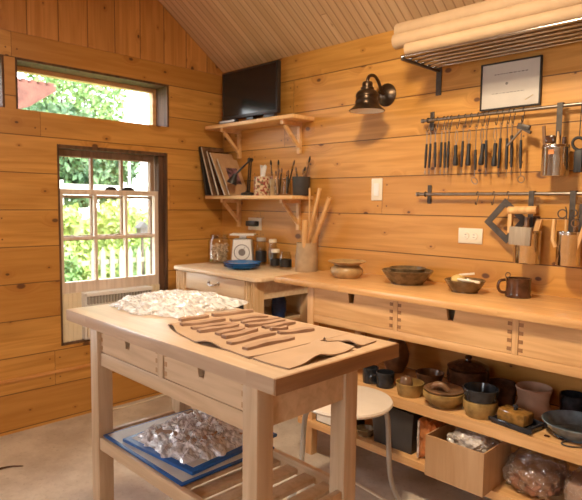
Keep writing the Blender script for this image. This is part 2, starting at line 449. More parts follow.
W1 = (-1.145, -.439, .43, 1.562); W2 = (-1.352, -.425, 1.726, 1.99); W3 = (-2.33, -1.405, 1.726, 1.99); W4 = (-3.0, -2.4, .85, 1.5)  # W4: unseen opening added to hold a fill lamp
struct('floor', box(B(), -.20, RW, -RD, .2, -.12, 0), 'floor', label='bare mottled concrete floor')
struct('wall_left', quadwall(B(), 'x', -T, 0, -RD, 0, 0, 2.115, [W1, W2, W3, W4]), 'wall_l', label='knotty pine plank wall with the windows')
g = B(); prism(g, [(-RD, 2.115), (0, 2.115), (0, EAVE), (-2, EAVE + 2 * SL), (-RD, EAVE)], -T, .006, 'YZ')
struct('wall_gable', g, 'gable', label='upright pine boards of the gable above the windows')
struct('wall_right', box(B(), -T, RW, 0, T, 0, EAVE + .05), 'wall_r', label='knotty pine plank wall with shelves and rails')
c = B()
for s in (0, 1):
    y0, y1 = (0, -2) if s == 0 else (-RD, -2)
    v = [c.verts.new(p) for p in ((-T, y0, EAVE), (RW, y0, EAVE), (RW, -2, EAVE + 2 * SL), (-T, -2, EAVE + 2 * SL))]
    w = [c.verts.new(p.co + Vector((0, 0, .1))) for p in v]
    c.faces.new(v); c.faces.new(w[::-1])
    for i in range(4): c.faces.new((v[i], v[(i + 1) % 4], w[(i + 1) % 4], w[i]))
struct('ceiling', c, 'bead', label='sloping beadboard ceiling')
HN = [(2.5, 3.3, .8, 1.95)]  # unseen opening added for fill light and reflections
struct('wall_near', quadwall(B(), 'y', -RD - T, -RD, -T, RW + T, 0, EAVE, HN), 'wall_r', label='plank wall behind the camera')
g = quadwall(B(), 'x', RW, RW + T, -RD, 0, 0, EAVE, [])
prism(g, [(-RD, EAVE), (0, EAVE), (-2, EAVE + 2 * SL)], RW, RW + T, 'YZ')
struct('wall_back', g, 'wall_l', label='plank wall to the right of the camera')
struct('trim_1', box(B(), 0, .012, -RD, 0, .285, .30), 'trimw', label='thin ledge along the lower left wall')

# windows ------------------------------------------------------------
def sash(parent, x, y0, y1, z0, z1, st, rt, rb, cols, rows, mat, t=.032, mw=.016):
    f = B()
    box(f, x - t / 2, x + t / 2, y0, y0 + st, z0, z1); box(f, x - t / 2, x + t / 2, y1 - st, y1, z0, z1)
    box(f, x - t / 2, x + t / 2, y0 + st, y1 - st, z1 - rt, z1); box(f, x - t / 2, x + t / 2, y0 + st, y1 - st, z0, z0 + rb)
    for k in range(1, cols):
        y = y0 + st + (y1 - y0 - 2 * st) * k / cols; box(f, x - t * .4, x + t * .4, y - mw / 2, y + mw / 2, z0 + rb, z1 - rt)
    for k in range(1, rows):
        z = z0 + rb + (z1 - z0 - rt - rb) * k / rows; box(f, x - t * .38, x + t * .38, y0 + st, y1 - st, z - mw / 2, z + mw / 2)
    o = obj('sash', f, mat, parent)
    obj('pane', box(B(), x - .002, x + .002, y0 + st, y1 - st, z0 + rb, z1 - rt), 'glass', o)
    return o
w = bpy.data.objects.new('window_1', None); COL.objects.link(w); w['kind'] = 'structure'; w['label'] = 'six-pane sash window raised over an air conditioner'; w['category'] = 'window'
y0, y1, z0, z1 = W1
f = B(); box(f, -T, -.004, y0, y0 + .014, z0, z1); box(f, -T, -.004, y1 - .014, y1, z0, z1); box(f, -T, -.004, y0 + .014, y1 - .014, z1 - .02, z1)
box(f, -T, -.002, y0 + .014, y1 - .014, z0, z0 + .012); box(f, -.075, -.03, y1 - .05, y1 - .014, z0, z1 - .02)
obj('jamb', f, 'darkwood', w)
lo = sash(w, -.052, y0 + .016, y1 - .05, .722, 1.318, .026, .030, .062, 3, 2, 'sashwood')
for yy, rr in ((-.803, .040), (-.691, .046)):
    b = B(); lathe(b, [(0, .022), (rr * .5, .019), (rr * .85, .010), (rr, 0), (0, 0)], (-.052, yy, 1.3182), 24, rot('Z', 90), sq=.32); obj('sash_lock', b, 'black', lo)
sash(w, -.098, y0 + .016, y1 - .05, 1.02, 1.542, .030, .040, .030, 3, 2, 'brownsash')
w = bpy.data.objects.new('window_2', None); COL.objects.link(w); w['kind'] = 'structure'; w['label'] = 'long narrow window high above the sash window'; w['category'] = 'window'
def clerestory(w, W):
    y0, y1, z0, z1 = W
    f = B(); box(f, -T, -.004, y0, y0 + .012, z0, z1); box(f, -T, -.004, y1 - .012, y1, z0, z1); box(f, -T, -.004, y0 + .012, y1 - .012, z1 - .012, z1)
    obj('jamb', f, 'darkwood', w)
    sash(w, -.165, y0 + .012, y1 - .012, z0, z1 - .012, .024, .024, .022, 1, 1, 'framewood', t=.05)
clerestory(w, W2)
w = bpy.data.objects.new('window_3', None); COL.objects.link(w); w['kind'] = 'structure'; w['label'] = 'narrow high window cut by the left edge'; w['category'] = 'window'
clerestory(w, W3)

# air conditioner ----------------------------------------------------
ac = thing('air_conditioner', 'white window air conditioner under the raised sash with cream side panels', 'air conditioner', (0, -.8, .43))
b = B(); box(b, -.42, .012, -1.01, -.57, .443, .7215); bevel(b, .012); obj('body', b, 'white', ac)
b = B(); box(b, .0125, .03, -1.0, -.58, .46, .635); bevel(b, .004); obj('front_panel', b, 'ivory', ac)
b = B(); box(b, .0125, .03, -1.005, -.575, .70, .7205); box(b, .0125, .03, -1.005, -.575, .645, .652)
obj('louver_frame', b, 'white', ac)
b = B()
for k in range(22): box(b, .0125, .026, -.995 + k * .0192, -.985 + k * .0192, .6525, .6995)
obj('louver', b, 'greymetal', ac)
for a0, a1 in ((-1.13, -1.0105), (-.5695, -.492)):
    b = B(); k = 0; n = int((a1 - a0) / .012)
    for k in range(n):
        x = -.042 + (.004 if k % 2 else 0); s = (a1 - a0) / n
        box(b, x, x + .016, a0 + s * k, a0 + s * (k + 1), .443, .7212)
    obj('side_panel', b, 'cream', ac)
cd = obj('trailing_cable', tube(B(), [(.035, -.985, .45), (.05, -.975, .42), (.05, -.965, .25), (.045, -.955, .06), (.05, -.94, .012), (.07, -.78, .006), (.06, -.62, .006), (.035, -.44, .006), (.04, -.3, .006)], .0045, 8, smooth=2), 'ivory')
tag(cd, 'pale cord running from the air conditioner down along the wall foot', 'cord')

# ------------------------------------------------------------------ kitchen-cart work table
ct = thing('work_cart', 'birch work cart with two drawers and a slatted lower shelf in the foreground', 'table', (1.83, -1.46, 0))
b = B(); box(b, 1.333, 2.3185, -1.676, -1.245, .864, .9); bevel(b, .002); obj('top', b, 'birchtop', ct)
b = B(); box(b, 2.3187, 2.325, -1.676, -1.245, .864, .8996); bevel(b, .0015); obj('end_edge', b, 'edge', ct)['label'] = 'end grain edge darkened to look shaded'  # shade of the end face is put into this piece's dark wood
for x in (1.435, 2.185):
    for y in (-1.645, -1.345):
        b = B(); box(b, x, x + .05, y, y + .05, 0, .8635); bevel(b, .003); obj('leg', b, 'birchz', ct)
b = B(); box(b, 1.4855, 2.1845, -1.636, -1.618, .738, .781); bevel(b, .002); obj('front_rail', b, 'birch', ct)
b = B(); box(b, 1.4855, 2.1845, -1.318, -1.300, .738, .8635); obj('back_panel', b, 'birch', ct)
for x in (1.442, 2.21):
    b = B(); box(b, x, x + .018, -1.5945, -1.3455, .752, .8635); obj('end_panel', b, 'birch', ct)
b = B(); box(b, 1.4855, 2.1845, -1.6175, -1.3185, .738, .745); obj('drawer_bottom', b, 'birch', ct)
b = B(); box(b, 1.822, 1.848, -1.638, -1.622, .7815, .8635); obj('divider', b, 'birchz', ct)
def notch_front(x0, x1, z0, z1, y0, y1, nx, w, h):
    return prism(B(), [(x0, z0), (x1, z0), (x1, z1), (nx + w / 2, z1), (nx + w / 2 * .6, z1 - h), (nx - w / 2 * .6, z1 - h), (nx - w / 2, z1), (x0, z1)], y0, y1, 'XZ')
for x0, x1 in ((1.488, 1.820), (1.850, 2.182)):
    d = obj('drawer_front', notch_front(x0, x1, .783, .862, -1.634, -1.618, (x0 + x1) / 2, .036, .040), 'birch', ct, False)
    j = B()
    for k in range(3):
        for xx in (x0, x1 - .012): box(j, xx, xx + .012, -1.6352, -1.6338, .79 + k * .026, .802 + k * .026)
    obj('finger_joint', j, 'jointpale', d, False)
for y in (-1.645, -1.3135):
    b = B(); box(b, 1.4855, 2.1845, y + .003, y + .021, .468, .508); bevel(b, .002); obj('shelf_rail', b, 'birch', ct)
for x in (1.438, 2.212):
    b = B(); box(b, x, x + .018, -1.5945, -1.3455, .468, .508); bevel(b, .002); obj('shelf_rail', b, 'birch', ct)
for k in range(10):
    x = 1.50 + k * .0705
    b = B(); box(b, x, x + .045, -1.6235, -1.314, .476, .49); bevel(b, .002); obj('shelf_slat', b, 'birchz', ct)

# clay sheet with a rippled front edge and torn flap
def patch(outline, z, t, lift=None):
    bm = B(); prism(bm, outline, z, z + t)
    return bm
def ribbon_sheet(f0, f1, n, zf, t=.004, m=10):
    """sheet between two edge curves, zf(u,v) lifts it"""
    bm = B(); top = []; bot = []
    for i in range(n + 1):
        u = i / n; a = Vector(f0(u)); c = Vector(f1(u)); rt = []; rb = []
        for j in range(m + 1):
            v = j / m; p = a.lerp(c, v); z = zf(u, v)
            rt.append(bm.verts.new((p.x, p.y, .9012 + z + t))); rb.append(bm.verts.new((p.x, p.y, .9012 + z)))
        top.append(rt); bot.append(rb)
    for i in range(n):
        for j in range(m):
            bm.faces.new((top[i][j], top[i + 1][j], top[i + 1][j + 1], top[i][j + 1])); bm.faces.new((bot[i][j], bot[i][j + 1], bot[i + 1][j + 1], bot[i + 1][j]))
    for i in range(n):
        for j in (0, m): bm.faces.new((top[i][j], bot[i][j], bot[i + 1][j], top[i + 1][j]))
    for j in range(m):
        for i in (0, n): bm.faces.new((top[i][j], top[i][j + 1], bot[i][j + 1], bot[i][j]))
    return bm
def lerpl(pts):
    def f(u):
        k = u * (len(pts) - 1); i = min(int(k), len(pts) - 2); t = k - i
        return tuple(a + (b - a) * t for a, b in zip(pts[i], pts[i + 1]))
    return f
sh = thing('clay_sheet', 'wide tan rolled sheet lying on the cart under the clay strips', 'sheet', (2.0, -1.44, .9))
b = ribbon_sheet(lerpl([(1.76, -1.565), (1.86, -1.60), (1.98, -1.625), (2.09, -1.612), (2.18, -1.62)]), lerpl([(1.74, -1.30), (1.85, -1.265), (1.99, -1.262), (2.09, -1.27), (2.18, -1.272)]), 24,
                 lambda u, v: .010 * max(0, 1 - v * 9) * (max(0, math.sin(u * 13)) ** 1.5), .0028)
obj('sheet', b, 'slab', sh)
b = ribbon_sheet(lerpl([(2.183, -1.375), (2.205, -1.39), (2.225, -1.355), (2.285, -1.366)]), lerpl([(2.181, -1.272), (2.22, -1.276), (2.25, -1.277), (2.279, -1.279)]), 20,
                 lambda u, v: .011 * max(0, 1 - v * 3.5) * (.35 + .65 * max(0, math.sin(u * 9))), .0028)
obj('corner_piece', b, 'slab', sh)
fl = ribbon_sheet(lerpl([(2.184, -1.615), (2.225, -1.618), (2.265, -1.617), (2.30, -1.614)]), lerpl([(2.184, -1.40), (2.215, -1.405), (2.235, -1.375), (2.292, -1.384)]), 20,
                  lambda u, v: .012 * math.exp(-((v - .42) / .16) ** 2) * max(0, (u - .55) / .45) + .006 * max(0, (v - .86) / .14), .0028, 16)
tag(obj('clay_flap', fl, 'slab', org=(2.23, -1.5, .9)), 'separate tan sheet piece with a buckled edge near the cart corner', 'sheet')

# clay strips
ST = [((1.751, -1.518), (1.754, -1.424)), ((1.808, -1.552), (1.828, -1.417)), ((1.863, -1.554), (1.890, -1.427)), ((1.905, -1.563), (1.916, -1.437)),
      ((1.756, -1.405), (1.783, -1.268)), ((1.847, -1.408), (1.874, -1.289)), ((1.897, -1.405), (1.919, -1.284)), ((1.941, -1.425), (1.955, -1.297)),
      ((1.985, -1.40), (1.993, -1.291)), ((1.962, -1.544), (1.956, -1.450)), ((2.000, -1.554), (1.993, -1.436)), ((2.058, -1.584), (2.052, -1.427)),
      ((2.122, -1.586), (2.120, -1.427)), ((2.018, -1.405), (2.030, -1.355)), ((2.062, -1.415), (2.090, -1.315))]
SL_LBL = ['clay strip nearest the crumpled plastic in the left column', 'second clay strip from the plastic in the left column', 'third clay strip from the plastic in the left column', 'clay strip ending just left of the small gap, fourth in the left column',
          'clay strip at the far edge beside the plastic film', 'second clay strip along the far edge', 'third clay strip along the far edge', 'fourth clay strip along the far edge', 'fifth clay strip along the far edge',
          'short clay strip with a rounded end in the middle of the sheet', 'clay strip beside the short rounded one in the middle', 'long clay strip, next to nearest the torn flap', 'long clay strip nearest the camera beside the torn flap',
          'small stub of clay strip between the two columns', 'clay strip farthest right near the back edge of the cart']
for i, ((x0, y0), (x1, y1)) in enumerate(ST):
    b = B(); a = Vector((x0, y0, .911)); c = Vector((x1, y1, .911)); n = 7
    d = (c - a).normalized(); s = Vector((-d.y, d.x, 0)); w = .0135 if i != 13 else .008
    prev = None; P = []
    for k in range(n + 1):
        t = k / n; p = a.lerp(c, t) + s * (.0022 * math.sin(t * 5 + i)); hw = w * (1 - .25 * abs(2 * t - 1) ** 6); zt = .0015 * math.sin(t * 7 + i * 2)
        P.append([b.verts.new(p + s * hw + Vector((0, 0, -.0068))), b.verts.new(p - s * hw + Vector((0, 0, -.0068))), b.verts.new(p - s * hw * .9 + Vector((0, 0, .0008 + zt))), b.verts.new(p + s * hw * .9 + Vector((0, 0, .0008 + zt)))])
    for A, C in zip(P[:-1], P[1:]):
        for k in range(4): b.faces.new((A[k], A[(k + 1) % 4], C[(k + 1) % 4], C[k]))
    b.faces.new(P[0][::-1]); b.faces.new(P[-1])
    tag(obj('clay_strip', b, 'clay', org=(x0, y0, .9042)), SL_LBL[i], 'clay strip', 'clay strips on the cart top')

def crumple(cx, cy, rx, ry, z0, h, n=52, ang=0.0, seed=0, power=2.5, edge=.0, fr=1.0):
    bm = B(); V = {}; ca, sa = math.cos(ang), math.sin(ang)
    for i in range(n + 1):
        for j in range(n + 1):
            u = 2 * i / n - 1; v = 2 * j / n - 1
            rr = (abs(u) ** power + abs(v) ** power) ** (1 / power)
            wob = 1 + .20 * noise.noise(Vector((u * 2.2 + seed, v * 2.2, 5.1))) + .12 * noise.noise(Vector((u * 6 + seed, v * 6, 2.1)))
            x = u * rx * wob; y = v * ry * wob
            q = Vector((x * 30 * fr + seed, y * 30 * fr, seed * 1.7)); q += noise.noise_vector(q * .6) * .8
            rg = 1 - abs(noise.noise(q)) * 2; r2 = 1 - abs(noise.noise(q * 2.3 + Vector((3, 1, 2)))) * 2
            m = max(0, 1 - rr ** 3)
            r3 = 1 - abs(noise.noise(q * 4.7 + Vector((7, 1, 2)))) * 2
            z = edge + m * h * (.5 + .22 * rg + .16 * r2 + .10 * r3) + (.006 * (rg * .5 + .5) if rr < 1 else 0) 
            if rr > 1.04: continue
            V[i, j] = bm.verts.new((cx + x * ca - y * sa, cy + x * sa + y * ca, z0 + max(.0015, z)))
    for i in range(n):
        for j in range(n):
            k = [(i, j), (i + 1, j), (i + 1, j + 1), (i, j + 1)]
            if all(q in V for q in k): bm.faces.new([V[q] for q in k])
    return bm
o = obj('plastic_film', crumple(1.495, -1.36, .21, .195, .9012, .034, 110, .15, 3.0), 'film', org=(1.5, -1.36, .9))
tag(o, 'crumpled clear plastic film heaped on the left end of the cart top', 'plastic film')

# boards and wrapped clay on the cart shelf
bd = thing('modelling_board', 'large pale board with a blue edge lying flat on the cart shelf', 'board', (1.69, -1.465, .5085))
b = B(); box(b, 1.488, 1.925, -1.632, -1.298, .5085, .5145); bevel(b, .0015); obj('edge_band', b, 'blueedge', bd)
b = B(); box(b, 1.498, 1.915, -1.622, -1.308, .5146, .5152); obj('surface', b, 'board', bd)
MR3 = rot('Z', 5)
bd = thing('modelling_board', 'smaller blue board tilted across the larger one under the wrapped clay', 'board', (1.735, -1.43, .5155))
b = B(); obox(b, (1.728, -1.428, .5205), (.33, .345, .010), MR3); bevel(b, .002); obj('edge_band', b, 'blueedge', bd)
b = B(); obox(b, (1.728, -1.428, .5262), (.29, .305, .001), MR3); obj('surface', b, 'board', bd)
wr = thing('wrapped_clay', 'heap of clay slabs wrapped in crumpled plastic on the blue board', 'clay', (1.73, -1.43, .527))
b = B()
for dx, dy, w_, l_, a, z in ((0, 0, .22, .25, 4, .006), (.01, .02, .19, .2, -12, .018), (-.01, -.01, .17, .19, 20, .03)):
    obox(b, (1.73 + dx, -1.43 + dy, .527 + z), (w_, l_, .011), rot('Z', a))
bevel(b, .003); obj('clay_slab', b, 'clay', wr)
obj('plastic_wrap', crumple(1.725, -1.43, .150, .163, .527, .052, 110, .09, 9.0, 4.0), 'film', wr)

# ------------------------------------------------------------------ long bench along the right wall
BX0, BX1, BY = 1.035, 3.45, -.44
bn = thing('workbench', 'long pine workbench with drawers and two open shelves along the right wall', 'workbench', (2.2, -.22, 0))
b = B(); box(b, BX0, BX1 + .1, -.470, -.003, .847, .877); bevel(b, .003); obj('top', b, 'benchtop', bn)
for x in (1.243, 2.80, 3.40):
    for y in (BY, -.06):
        b = B(); box(b, x, x + .042, y, y + .042, 0, .8465); bevel(b, .002); obj('leg', b, 'benchz', bn)
b = B(); box(b, 1.2855, BX1, -.438, -.42, .676, .712); bevel(b, .002); obj('front_rail', b, 'bench', bn)
b = B(); box(b, 1.2855, BX1, -.4195, -.03, .676, .684); obj('drawer_floor', b, 'bench', bn)
b = B(); box(b, 1.25, 1.268, -.3975, -.0605, .684, .8465); obj('end_panel', b, 'bench', bn)
b = B(); box(b, 1.2855, BX1, -.03, -.012, .684, .8465); obj('back_panel', b, 'bench', bn)
for x in (1.748, 2.268, 2.788):
    b = B(); box(b, x, x + .022, -.4385, -.42, .7125, .8465); obj('divider', b, 'benchz', bn)
xs = [1.287, 1.746, 1.772, 2.266, 2.292, 2.786]
for i in range(3):
    x0, x1 = xs[2 * i], xs[2 * i + 1]
    d = obj('drawer_front', notch_front(x0, x1, .7135, .8455, -.437, -.421, (x0 + x1) / 2, .040, .048), 'bench', bn, False)
    j = B()
    for k in range(4):
        for xx in (x0, x1 - .016):
            if i == 0 and xx == x0: continue
            box(j, xx, xx + .016, -.4383, -.4368, .724 + k * .031, .738 + k * .031)
    obj('finger_joint', j, 'joint', d, False)
b = B(); box(b, 1.2, BX1, -.452, -.438, .385, .43); box(b, 1.2, BX1, -.4385, -.062, .41, .43); obj('shelf', b, 'bench', bn)
b = B(); box(b, 1.2, BX1, -.452, -.438, .148, .18); box(b, 1.2, BX1, -.4385, -.062, .16, .18); obj('shelf', b, 'bench', bn)

# ------------------------------------------------------------------ small desk in the corner
DX0, DX1, DY, DZ = .165, .965, -.525, .862
dk = thing('corner_desk', 'pale wooden desk with one drawer and fluted legs in the corner', 'desk', (.55, -.27, 0))
b = B(); prism(b, [(DX0, -.004), (DX0, DY + .03), (DX0 + .03, DY), (DX1 - .03, DY), (DX1, DY + .03), (DX1, -.004)], DZ - .022, DZ); bevel(b, .004); obj('top', b, 'desk', dk)
for x in (DX0 + .03, DX1 - .125):
    for y in (DY + .03, -.075):
        lw = .085
        b = B(); box(b, x, x + lw, y, y + .055, 0, DZ - .0225)
        L_ = obj('leg', b, 'deskz', dk)
        if y < -.3:
            f = B()
            for k in range(5): box(f, x + .001 + k * .0184, x + .0105 + k * .0184, y - .014, y, .45, DZ - .03)
            obj('fluting', f, 'deskz', L_)
b = B(); box(b, DX0 + .116, DX1 - .126, DY + .05, DY + .07, .712, .7335); obj('apron', b, 'desk', dk)
for x in (DX0 + .045, DX1 - .073):
    b = B(); box(b, x, x + .018, DY + .0855, -.0755, .735, DZ - .0225); obj('end_panel', b, 'desk', dk)
b = B(); box(b, DX0 + .06, DX1 - .06, -.03, -.015, .40, DZ - .0225); obj('back_panel', b, 'desk', dk)
d = B(); box(d, DX0 + .121, DX1 - .131, DY + .024, DY + .05, .735, DZ - .028); bevel(d, .004); dr = obj('drawer', d, 'desk', dk)
h = B(); cx = (DX0 + DX1) / 2; tube(h, [(cx - .045, DY + .023, .792), (cx - .04, DY + .007, .787), (cx, DY + .0, .779), (cx + .04, DY + .007, .787), (cx + .045, DY + .023, .792)], .005, 8, smooth=2)
for s in (-.045, .045): lathe(h, [(0, .004), (.011, .003), (.012, 0)], (cx + s, DY + .024, .793), 12, rot('X', 90))
obj('handle', h, 'steel', dr)
b = B(); box(b, DX0 + .116, DX1 - .126, DY + .04, -.031, .575, .59); obj('lower_shelf', b, 'desk', dk)

# ------------------------------------------------------------------ round stool
sx, sy, sz = 1.695, -.675, .455
st = thing('stool', 'low round stool with a pale seat and bent grey tube legs beside the cart', 'stool', (sx, sy, 0))
obj('seat', lathe(B(), [(0, sz - .026), (.165, sz - .026), (.183, sz - .020), (.190, sz - .010), (.186, sz - .002), (.17, sz), (0, sz)], (sx, sy, 0), 48), 'seat', st)
for k in range(4):
    a = math.radians(45 + 90 * k); ca, sa = math.cos(a), math.sin(a)
    P = [(.0, sz - .038), (.10, sz - .038), (.155, sz - .042), (.172, sz - .075), (.178, sz - .2), (.184, .14), (.205, .06), (.235, .011)]
    obj('leg', tube(B(), [(sx + ca * r, sy + sa * r, z) for r, z in P], .011, 10, smooth=2), 'greymetal', st)

# ------------------------------------------------------------------ pottery helper
def bowl(r0, r1, h, t=.006, foot=.006, belly=None):
    """profile of an open bowl: foot radius, rim radius, height"""
    out = [(0, 0), (r0, 0), (r0 * 1.0, foot)]
    inn = []
    for k in range(1, 9):
        u = k / 8; r = r0 + (r1 - r0) * (u ** .8 if belly is None else u) + (belly or 0) * math.sin(PI * u)
        out.append((r, foot + (h - foot) * u)); inn.append((max(.004, r - t), foot + (h - foot) * u - (0 if k == 8 else 0)))
    return out + [(out[-1][0] - t * .5, h + t * .35)] + inn[::-1] + [(max(.004, r0 - t), foot + t), (0, foot + t)]
def pot(name, label, cat, c, prof, mat, group=None, seg=32):
    t = thing(name, label, cat, c, group)
    obj('body', lathe(B(), prof, c, seg), mat, t)
    return t
BZ = .8772
# on the bench top
c = (1.305, -.215, BZ)
t = pot('casserole_pot', 'tan striped pot under an upturned saucer, leftmost on the bench top', 'pot', c, [(0, 0), (.062, 0), (.068, .006), (.080, .02), (.084, .035), (.078, .05), (.066, .058), (.064, .062), (.06, .058), (.06, .01), (0, .008)], 'tanglaze')
s = thing('saucer', 'tan saucer resting upside down on the striped pot', 'saucer', (1.305, -.215, BZ + .0625))
obj('dish', lathe(B(), [(0, 0), (.058, 0), (.066, .004), (.090, .016), (.098, .021), (.094, .024), (.064, .011), (.056, .006), (0, .006)], (1.305, -.215, BZ + .0625), 32), 'tanglaze', s)
c = (1.635, -.165, BZ)
t = pot('bowl', 'wide glossy olive brown bowl second from the left on the bench', 'bowl', c, bowl(.076, .122, .064), 'olive')
t = thing('bowl', 'smaller dark bowl nested inside the wide olive bowl', 'bowl', (1.635, -.165, BZ + .0135))
obj('body', lathe(B(), bowl(.066, .086, .062), (1.635, -.165, BZ + .0135), 32), 'olive', t)
c = (1.945, -.19, BZ)
t = pot('bowl', 'small flared brown bowl holding a sponge and a pale stick', 'bowl', c, bowl(.056, .087, .052), 'olive')
b = B(); bmesh.ops.create_icosphere(b, subdivisions=3, radius=.03)
for v in b.verts: v.co = v.co * (1 + .18 * noise.noise(v.co * 60)); v.co.z *= .75; v.co += Vector((1.918, -.20, BZ + .051))
tag(obj('sponge', b, 'sponge', org=(1.918, -.2, BZ + .03)), 'yellow natural sponge in the small flared bowl', 'sponge')
tag(obj('stick', tube(B(), [(1.935, -.235, BZ + .058), (2.035, -.235, BZ + .054)], .006, 8), 'ivory', org=(1.98, -.235, BZ + .055)), 'pale flat stick laid across the small flared bowl', 'stick')
tag(obj('stick', bar(B(), (1.905, -.17, BZ + .068), (1.965, -.145, BZ + .078), .012, .008), 'ivory', org=(1.93, -.16, BZ + .07)), 'short white piece standing up on the sponge bowl', 'stick')
c = (2.16, -.145, BZ)
t = pot('mug', 'dark brown mug with a ribbed base at the right of the bench top', 'mug', c, [(0, 0), (.050, 0), (.052, .006), (.049, .012), (.050, .02), (.048, .05), (.049, .074), (.051, .078), (.046, .078), (.045, .01), (0, .008)], 'brownglaze')
obj('handle', tube(B(), [(2.118, -.175, BZ + .07), (2.098, -.19, BZ + .066), (2.093, -.193, BZ + .04), (2.102, -.187, BZ + .018), (2.12, -.173, BZ + .016)], .006, 8, smooth=2), 'brownglaze', t)
b = B(); ring(b, (2.118, -.155, BZ + .088), .010, .0018, (1, -1, 0)); tube(b, [(2.119, -.154, BZ + .078), (2.135, -.145, BZ + .02)], .0018, 6)
tag(obj('wire_tool', b, 'darksteel', org=(2.13, -.15, BZ + .02)), 'little wire loop tool poking out of the dark mug', 'tool')

# ------------------------------------------------------------------ on the desk
def jar(label, c, r, h, lid=None, fill=None, fh=.5, band=None, cat='jar', group=None, name='glass_jar', mat='jar'):
    t = thing(name, label, cat, c, group)
    obj('glass', lathe(B(), [(0, .0005), (r * .9, .0005), (r, .006), (r, h * .78), (r * .8, h * .88), (r * .8, h), (r * .77, h), (r * .77, h * .88), (r * .95, h * .77), (r * .95, .009), (0, .006)], c, 28), mat, t)
    if lid: obj('lid', lathe(B(), [(0, h + .018), (r * .84, h + .018), (r * .88, h + .012), (r * .88, h - .002), (r * .82, h - .002), (0, h + .003)], c, 28), lid, t)
    if band: obj('label_band', lathe(B(), [(r * 1.01, h * .15), (r * 1.03, h * .15), (r * 1.03, h * .58), (r * 1.01, h * .58), (r * 1.01, h * .15)], c, 28), band, t)
    return t
DZ_ = DZ + .0005
c = (.245, -.215, DZ_)
t = jar('big clear glass jar of pale scraps at the left end of the desk', c, .072, .185)
b = B()
for k in range(130):
    a = random.random() * 2 * PI; r = .052 * random.random() ** .5; z = .02 + .10 * random.random()
    obox(b, (c[0] + r * math.cos(a), c[1] + r * math.sin(a), c[2] + z), (.026, .012, .007), rot('X', random.random() * 180) @ rot('Z', random.random() * 180))
o = obj('wood_scraps', b, 'shell', org=(c[0], c[1], c[2] + .01)); tag(o, 'pale scraps filling the lower part of the big glass jar', 'scraps', kind='stuff')
# kitchen scale
c = Vector((.42, -.165, DZ_)); RS = rot('Z', 42)
sc = thing('kitchen_scale', 'white faced kitchen dial scale beside the big glass jar', 'scale', c)
def RZ(bm, c=c, a=42): bmesh.ops.rotate(bm, cent=c, matrix=rot('Z', a), verts=bm.verts); return bm
b = B(); prism(b, [(-.072 + c.x, DZ_), (.072 + c.x, DZ_), (.058 + c.x, DZ_ + .165), (-.058 + c.x, DZ_ + .165)], c.y - .035, c.y + .055, 'XZ'); bevel(b, .008); obj('body', RZ(b), 'greymetal', sc)
b = B(); prism(b, [(-.066 + c.x, DZ_ + .006), (.066 + c.x, DZ_ + .006), (.053 + c.x, DZ_ + .158), (-.053 + c.x, DZ_ + .158)], c.y - .0385, c.y - .035, 'XZ'); fp = obj('face_plate', RZ(b), 'white', sc)
b = B(); lathe(b, [(.048, 0), (.05, .003), (.046, .004), (.045, 0)], (c.x, c.y - .0385, DZ_ + .082), 32, rot('X', 90)); obj('dial_ring', RZ(b), 'ink', sc)
b = B(); lathe(b, [(0, .005), (.020, .005), (.022, .001), (.022, 0)], (c.x, c.y - .0387, DZ_ + .082), 20, rot('X', 90)); dh = obj('dial_hub', RZ(b), 'ink', sc)
b = B(); bar(b, (c.x, c.y - .0415, DZ_ + .082), (c.x + .02, c.y - .0415, DZ_ + .118), .003, .0015, (0, 1, 0)); obj('needle', RZ(b), 'ink', dh)
b = B(); box(b, c.x - .075, c.x + .075, c.y - .055, c.y + .075, DZ_ + .186, DZ_ + .197); bevel(b, .004); box(b, c.x - .02, c.x + .02, c.y - .01, c.y + .03, DZ_ + .1655, DZ_ + .186); obj('weighing_tray', RZ(b), 'white', sc)
# blue plates
for k in range(3):
    c = (.575, -.30, DZ_ + k * .0105)
    t = thing('plate', ['glossy blue plate, lowest of the stack on the desk', 'glossy blue plate in the middle of the desk stack', 'glossy blue plate on top of the desk stack'][k], 'plate', c, 'blue plates on the desk')
    obj('dish', lathe(B(), [(0, 0), (.06, 0), (.066, .004), (.088 + .004 * k, .010), (.108 + .002 * k, .017), (.109 + .002 * k, .020), (.085, .014), (.062, .008), (0, .006)], c, 40), 'blueglaze', t)
jar('tall clear jar with a dark band, next to the kitchen scale', (.515, -.095, DZ_), .034, .155, 'greymetal', band='black', group='small jars on the desk')
jar('clear jar between the two dark-banded jars, pushed to the wall', (.600, -.075, DZ_), .028, .15, 'ivory', group='small jars on the desk')
jar('short jar with a dark band and pale lid behind the blue plates', (.665, -.115, DZ_), .03, .095, 'ivory', band='black', group='small jars on the desk')
jar('short jar with a dark band, nearest the tan crock', (.765, -.125, DZ_), .035, .105, None, band='black', group='small jars on the desk')
jar('plain clear jar squeezed against the tan crock', (.822, -.06, DZ_), .03, .115, None, group='small jars on the desk')
c = (.912, -.10, DZ_)
t = thing('crock', 'tall tan crock full of wooden sticks at the right of the desk', 'crock', c)
obj('body', lathe(B(), [(0, 0), (.062, 0), (.066, .006), (.064, .08), (.058, .155), (.060, .165), (.055, .165), (.053, .155), (.058, .08), (.058, .01), (0, .008)], c, 32), 'crock', t)
RODS = [((.870, -.14), (1.015, -.142, 1.335), .011, 'long thin wooden rod leaning farthest right in the crock'), ((.866, -.112), (1.055, -.105, 1.285), .014, 'thick wooden rod leaning right in the crock'),
        ((.915, -.166), (.93, -.168, 1.16), .0165, 'short stout rolling pin standing in the crock'), ((.90, -.105), (.895, -.098, 1.34), .006, 'thin dowel standing upright in the crock'), ((.935, -.082), (.94, -.075, 1.31), .005, 'slim stick in the middle of the crock')]
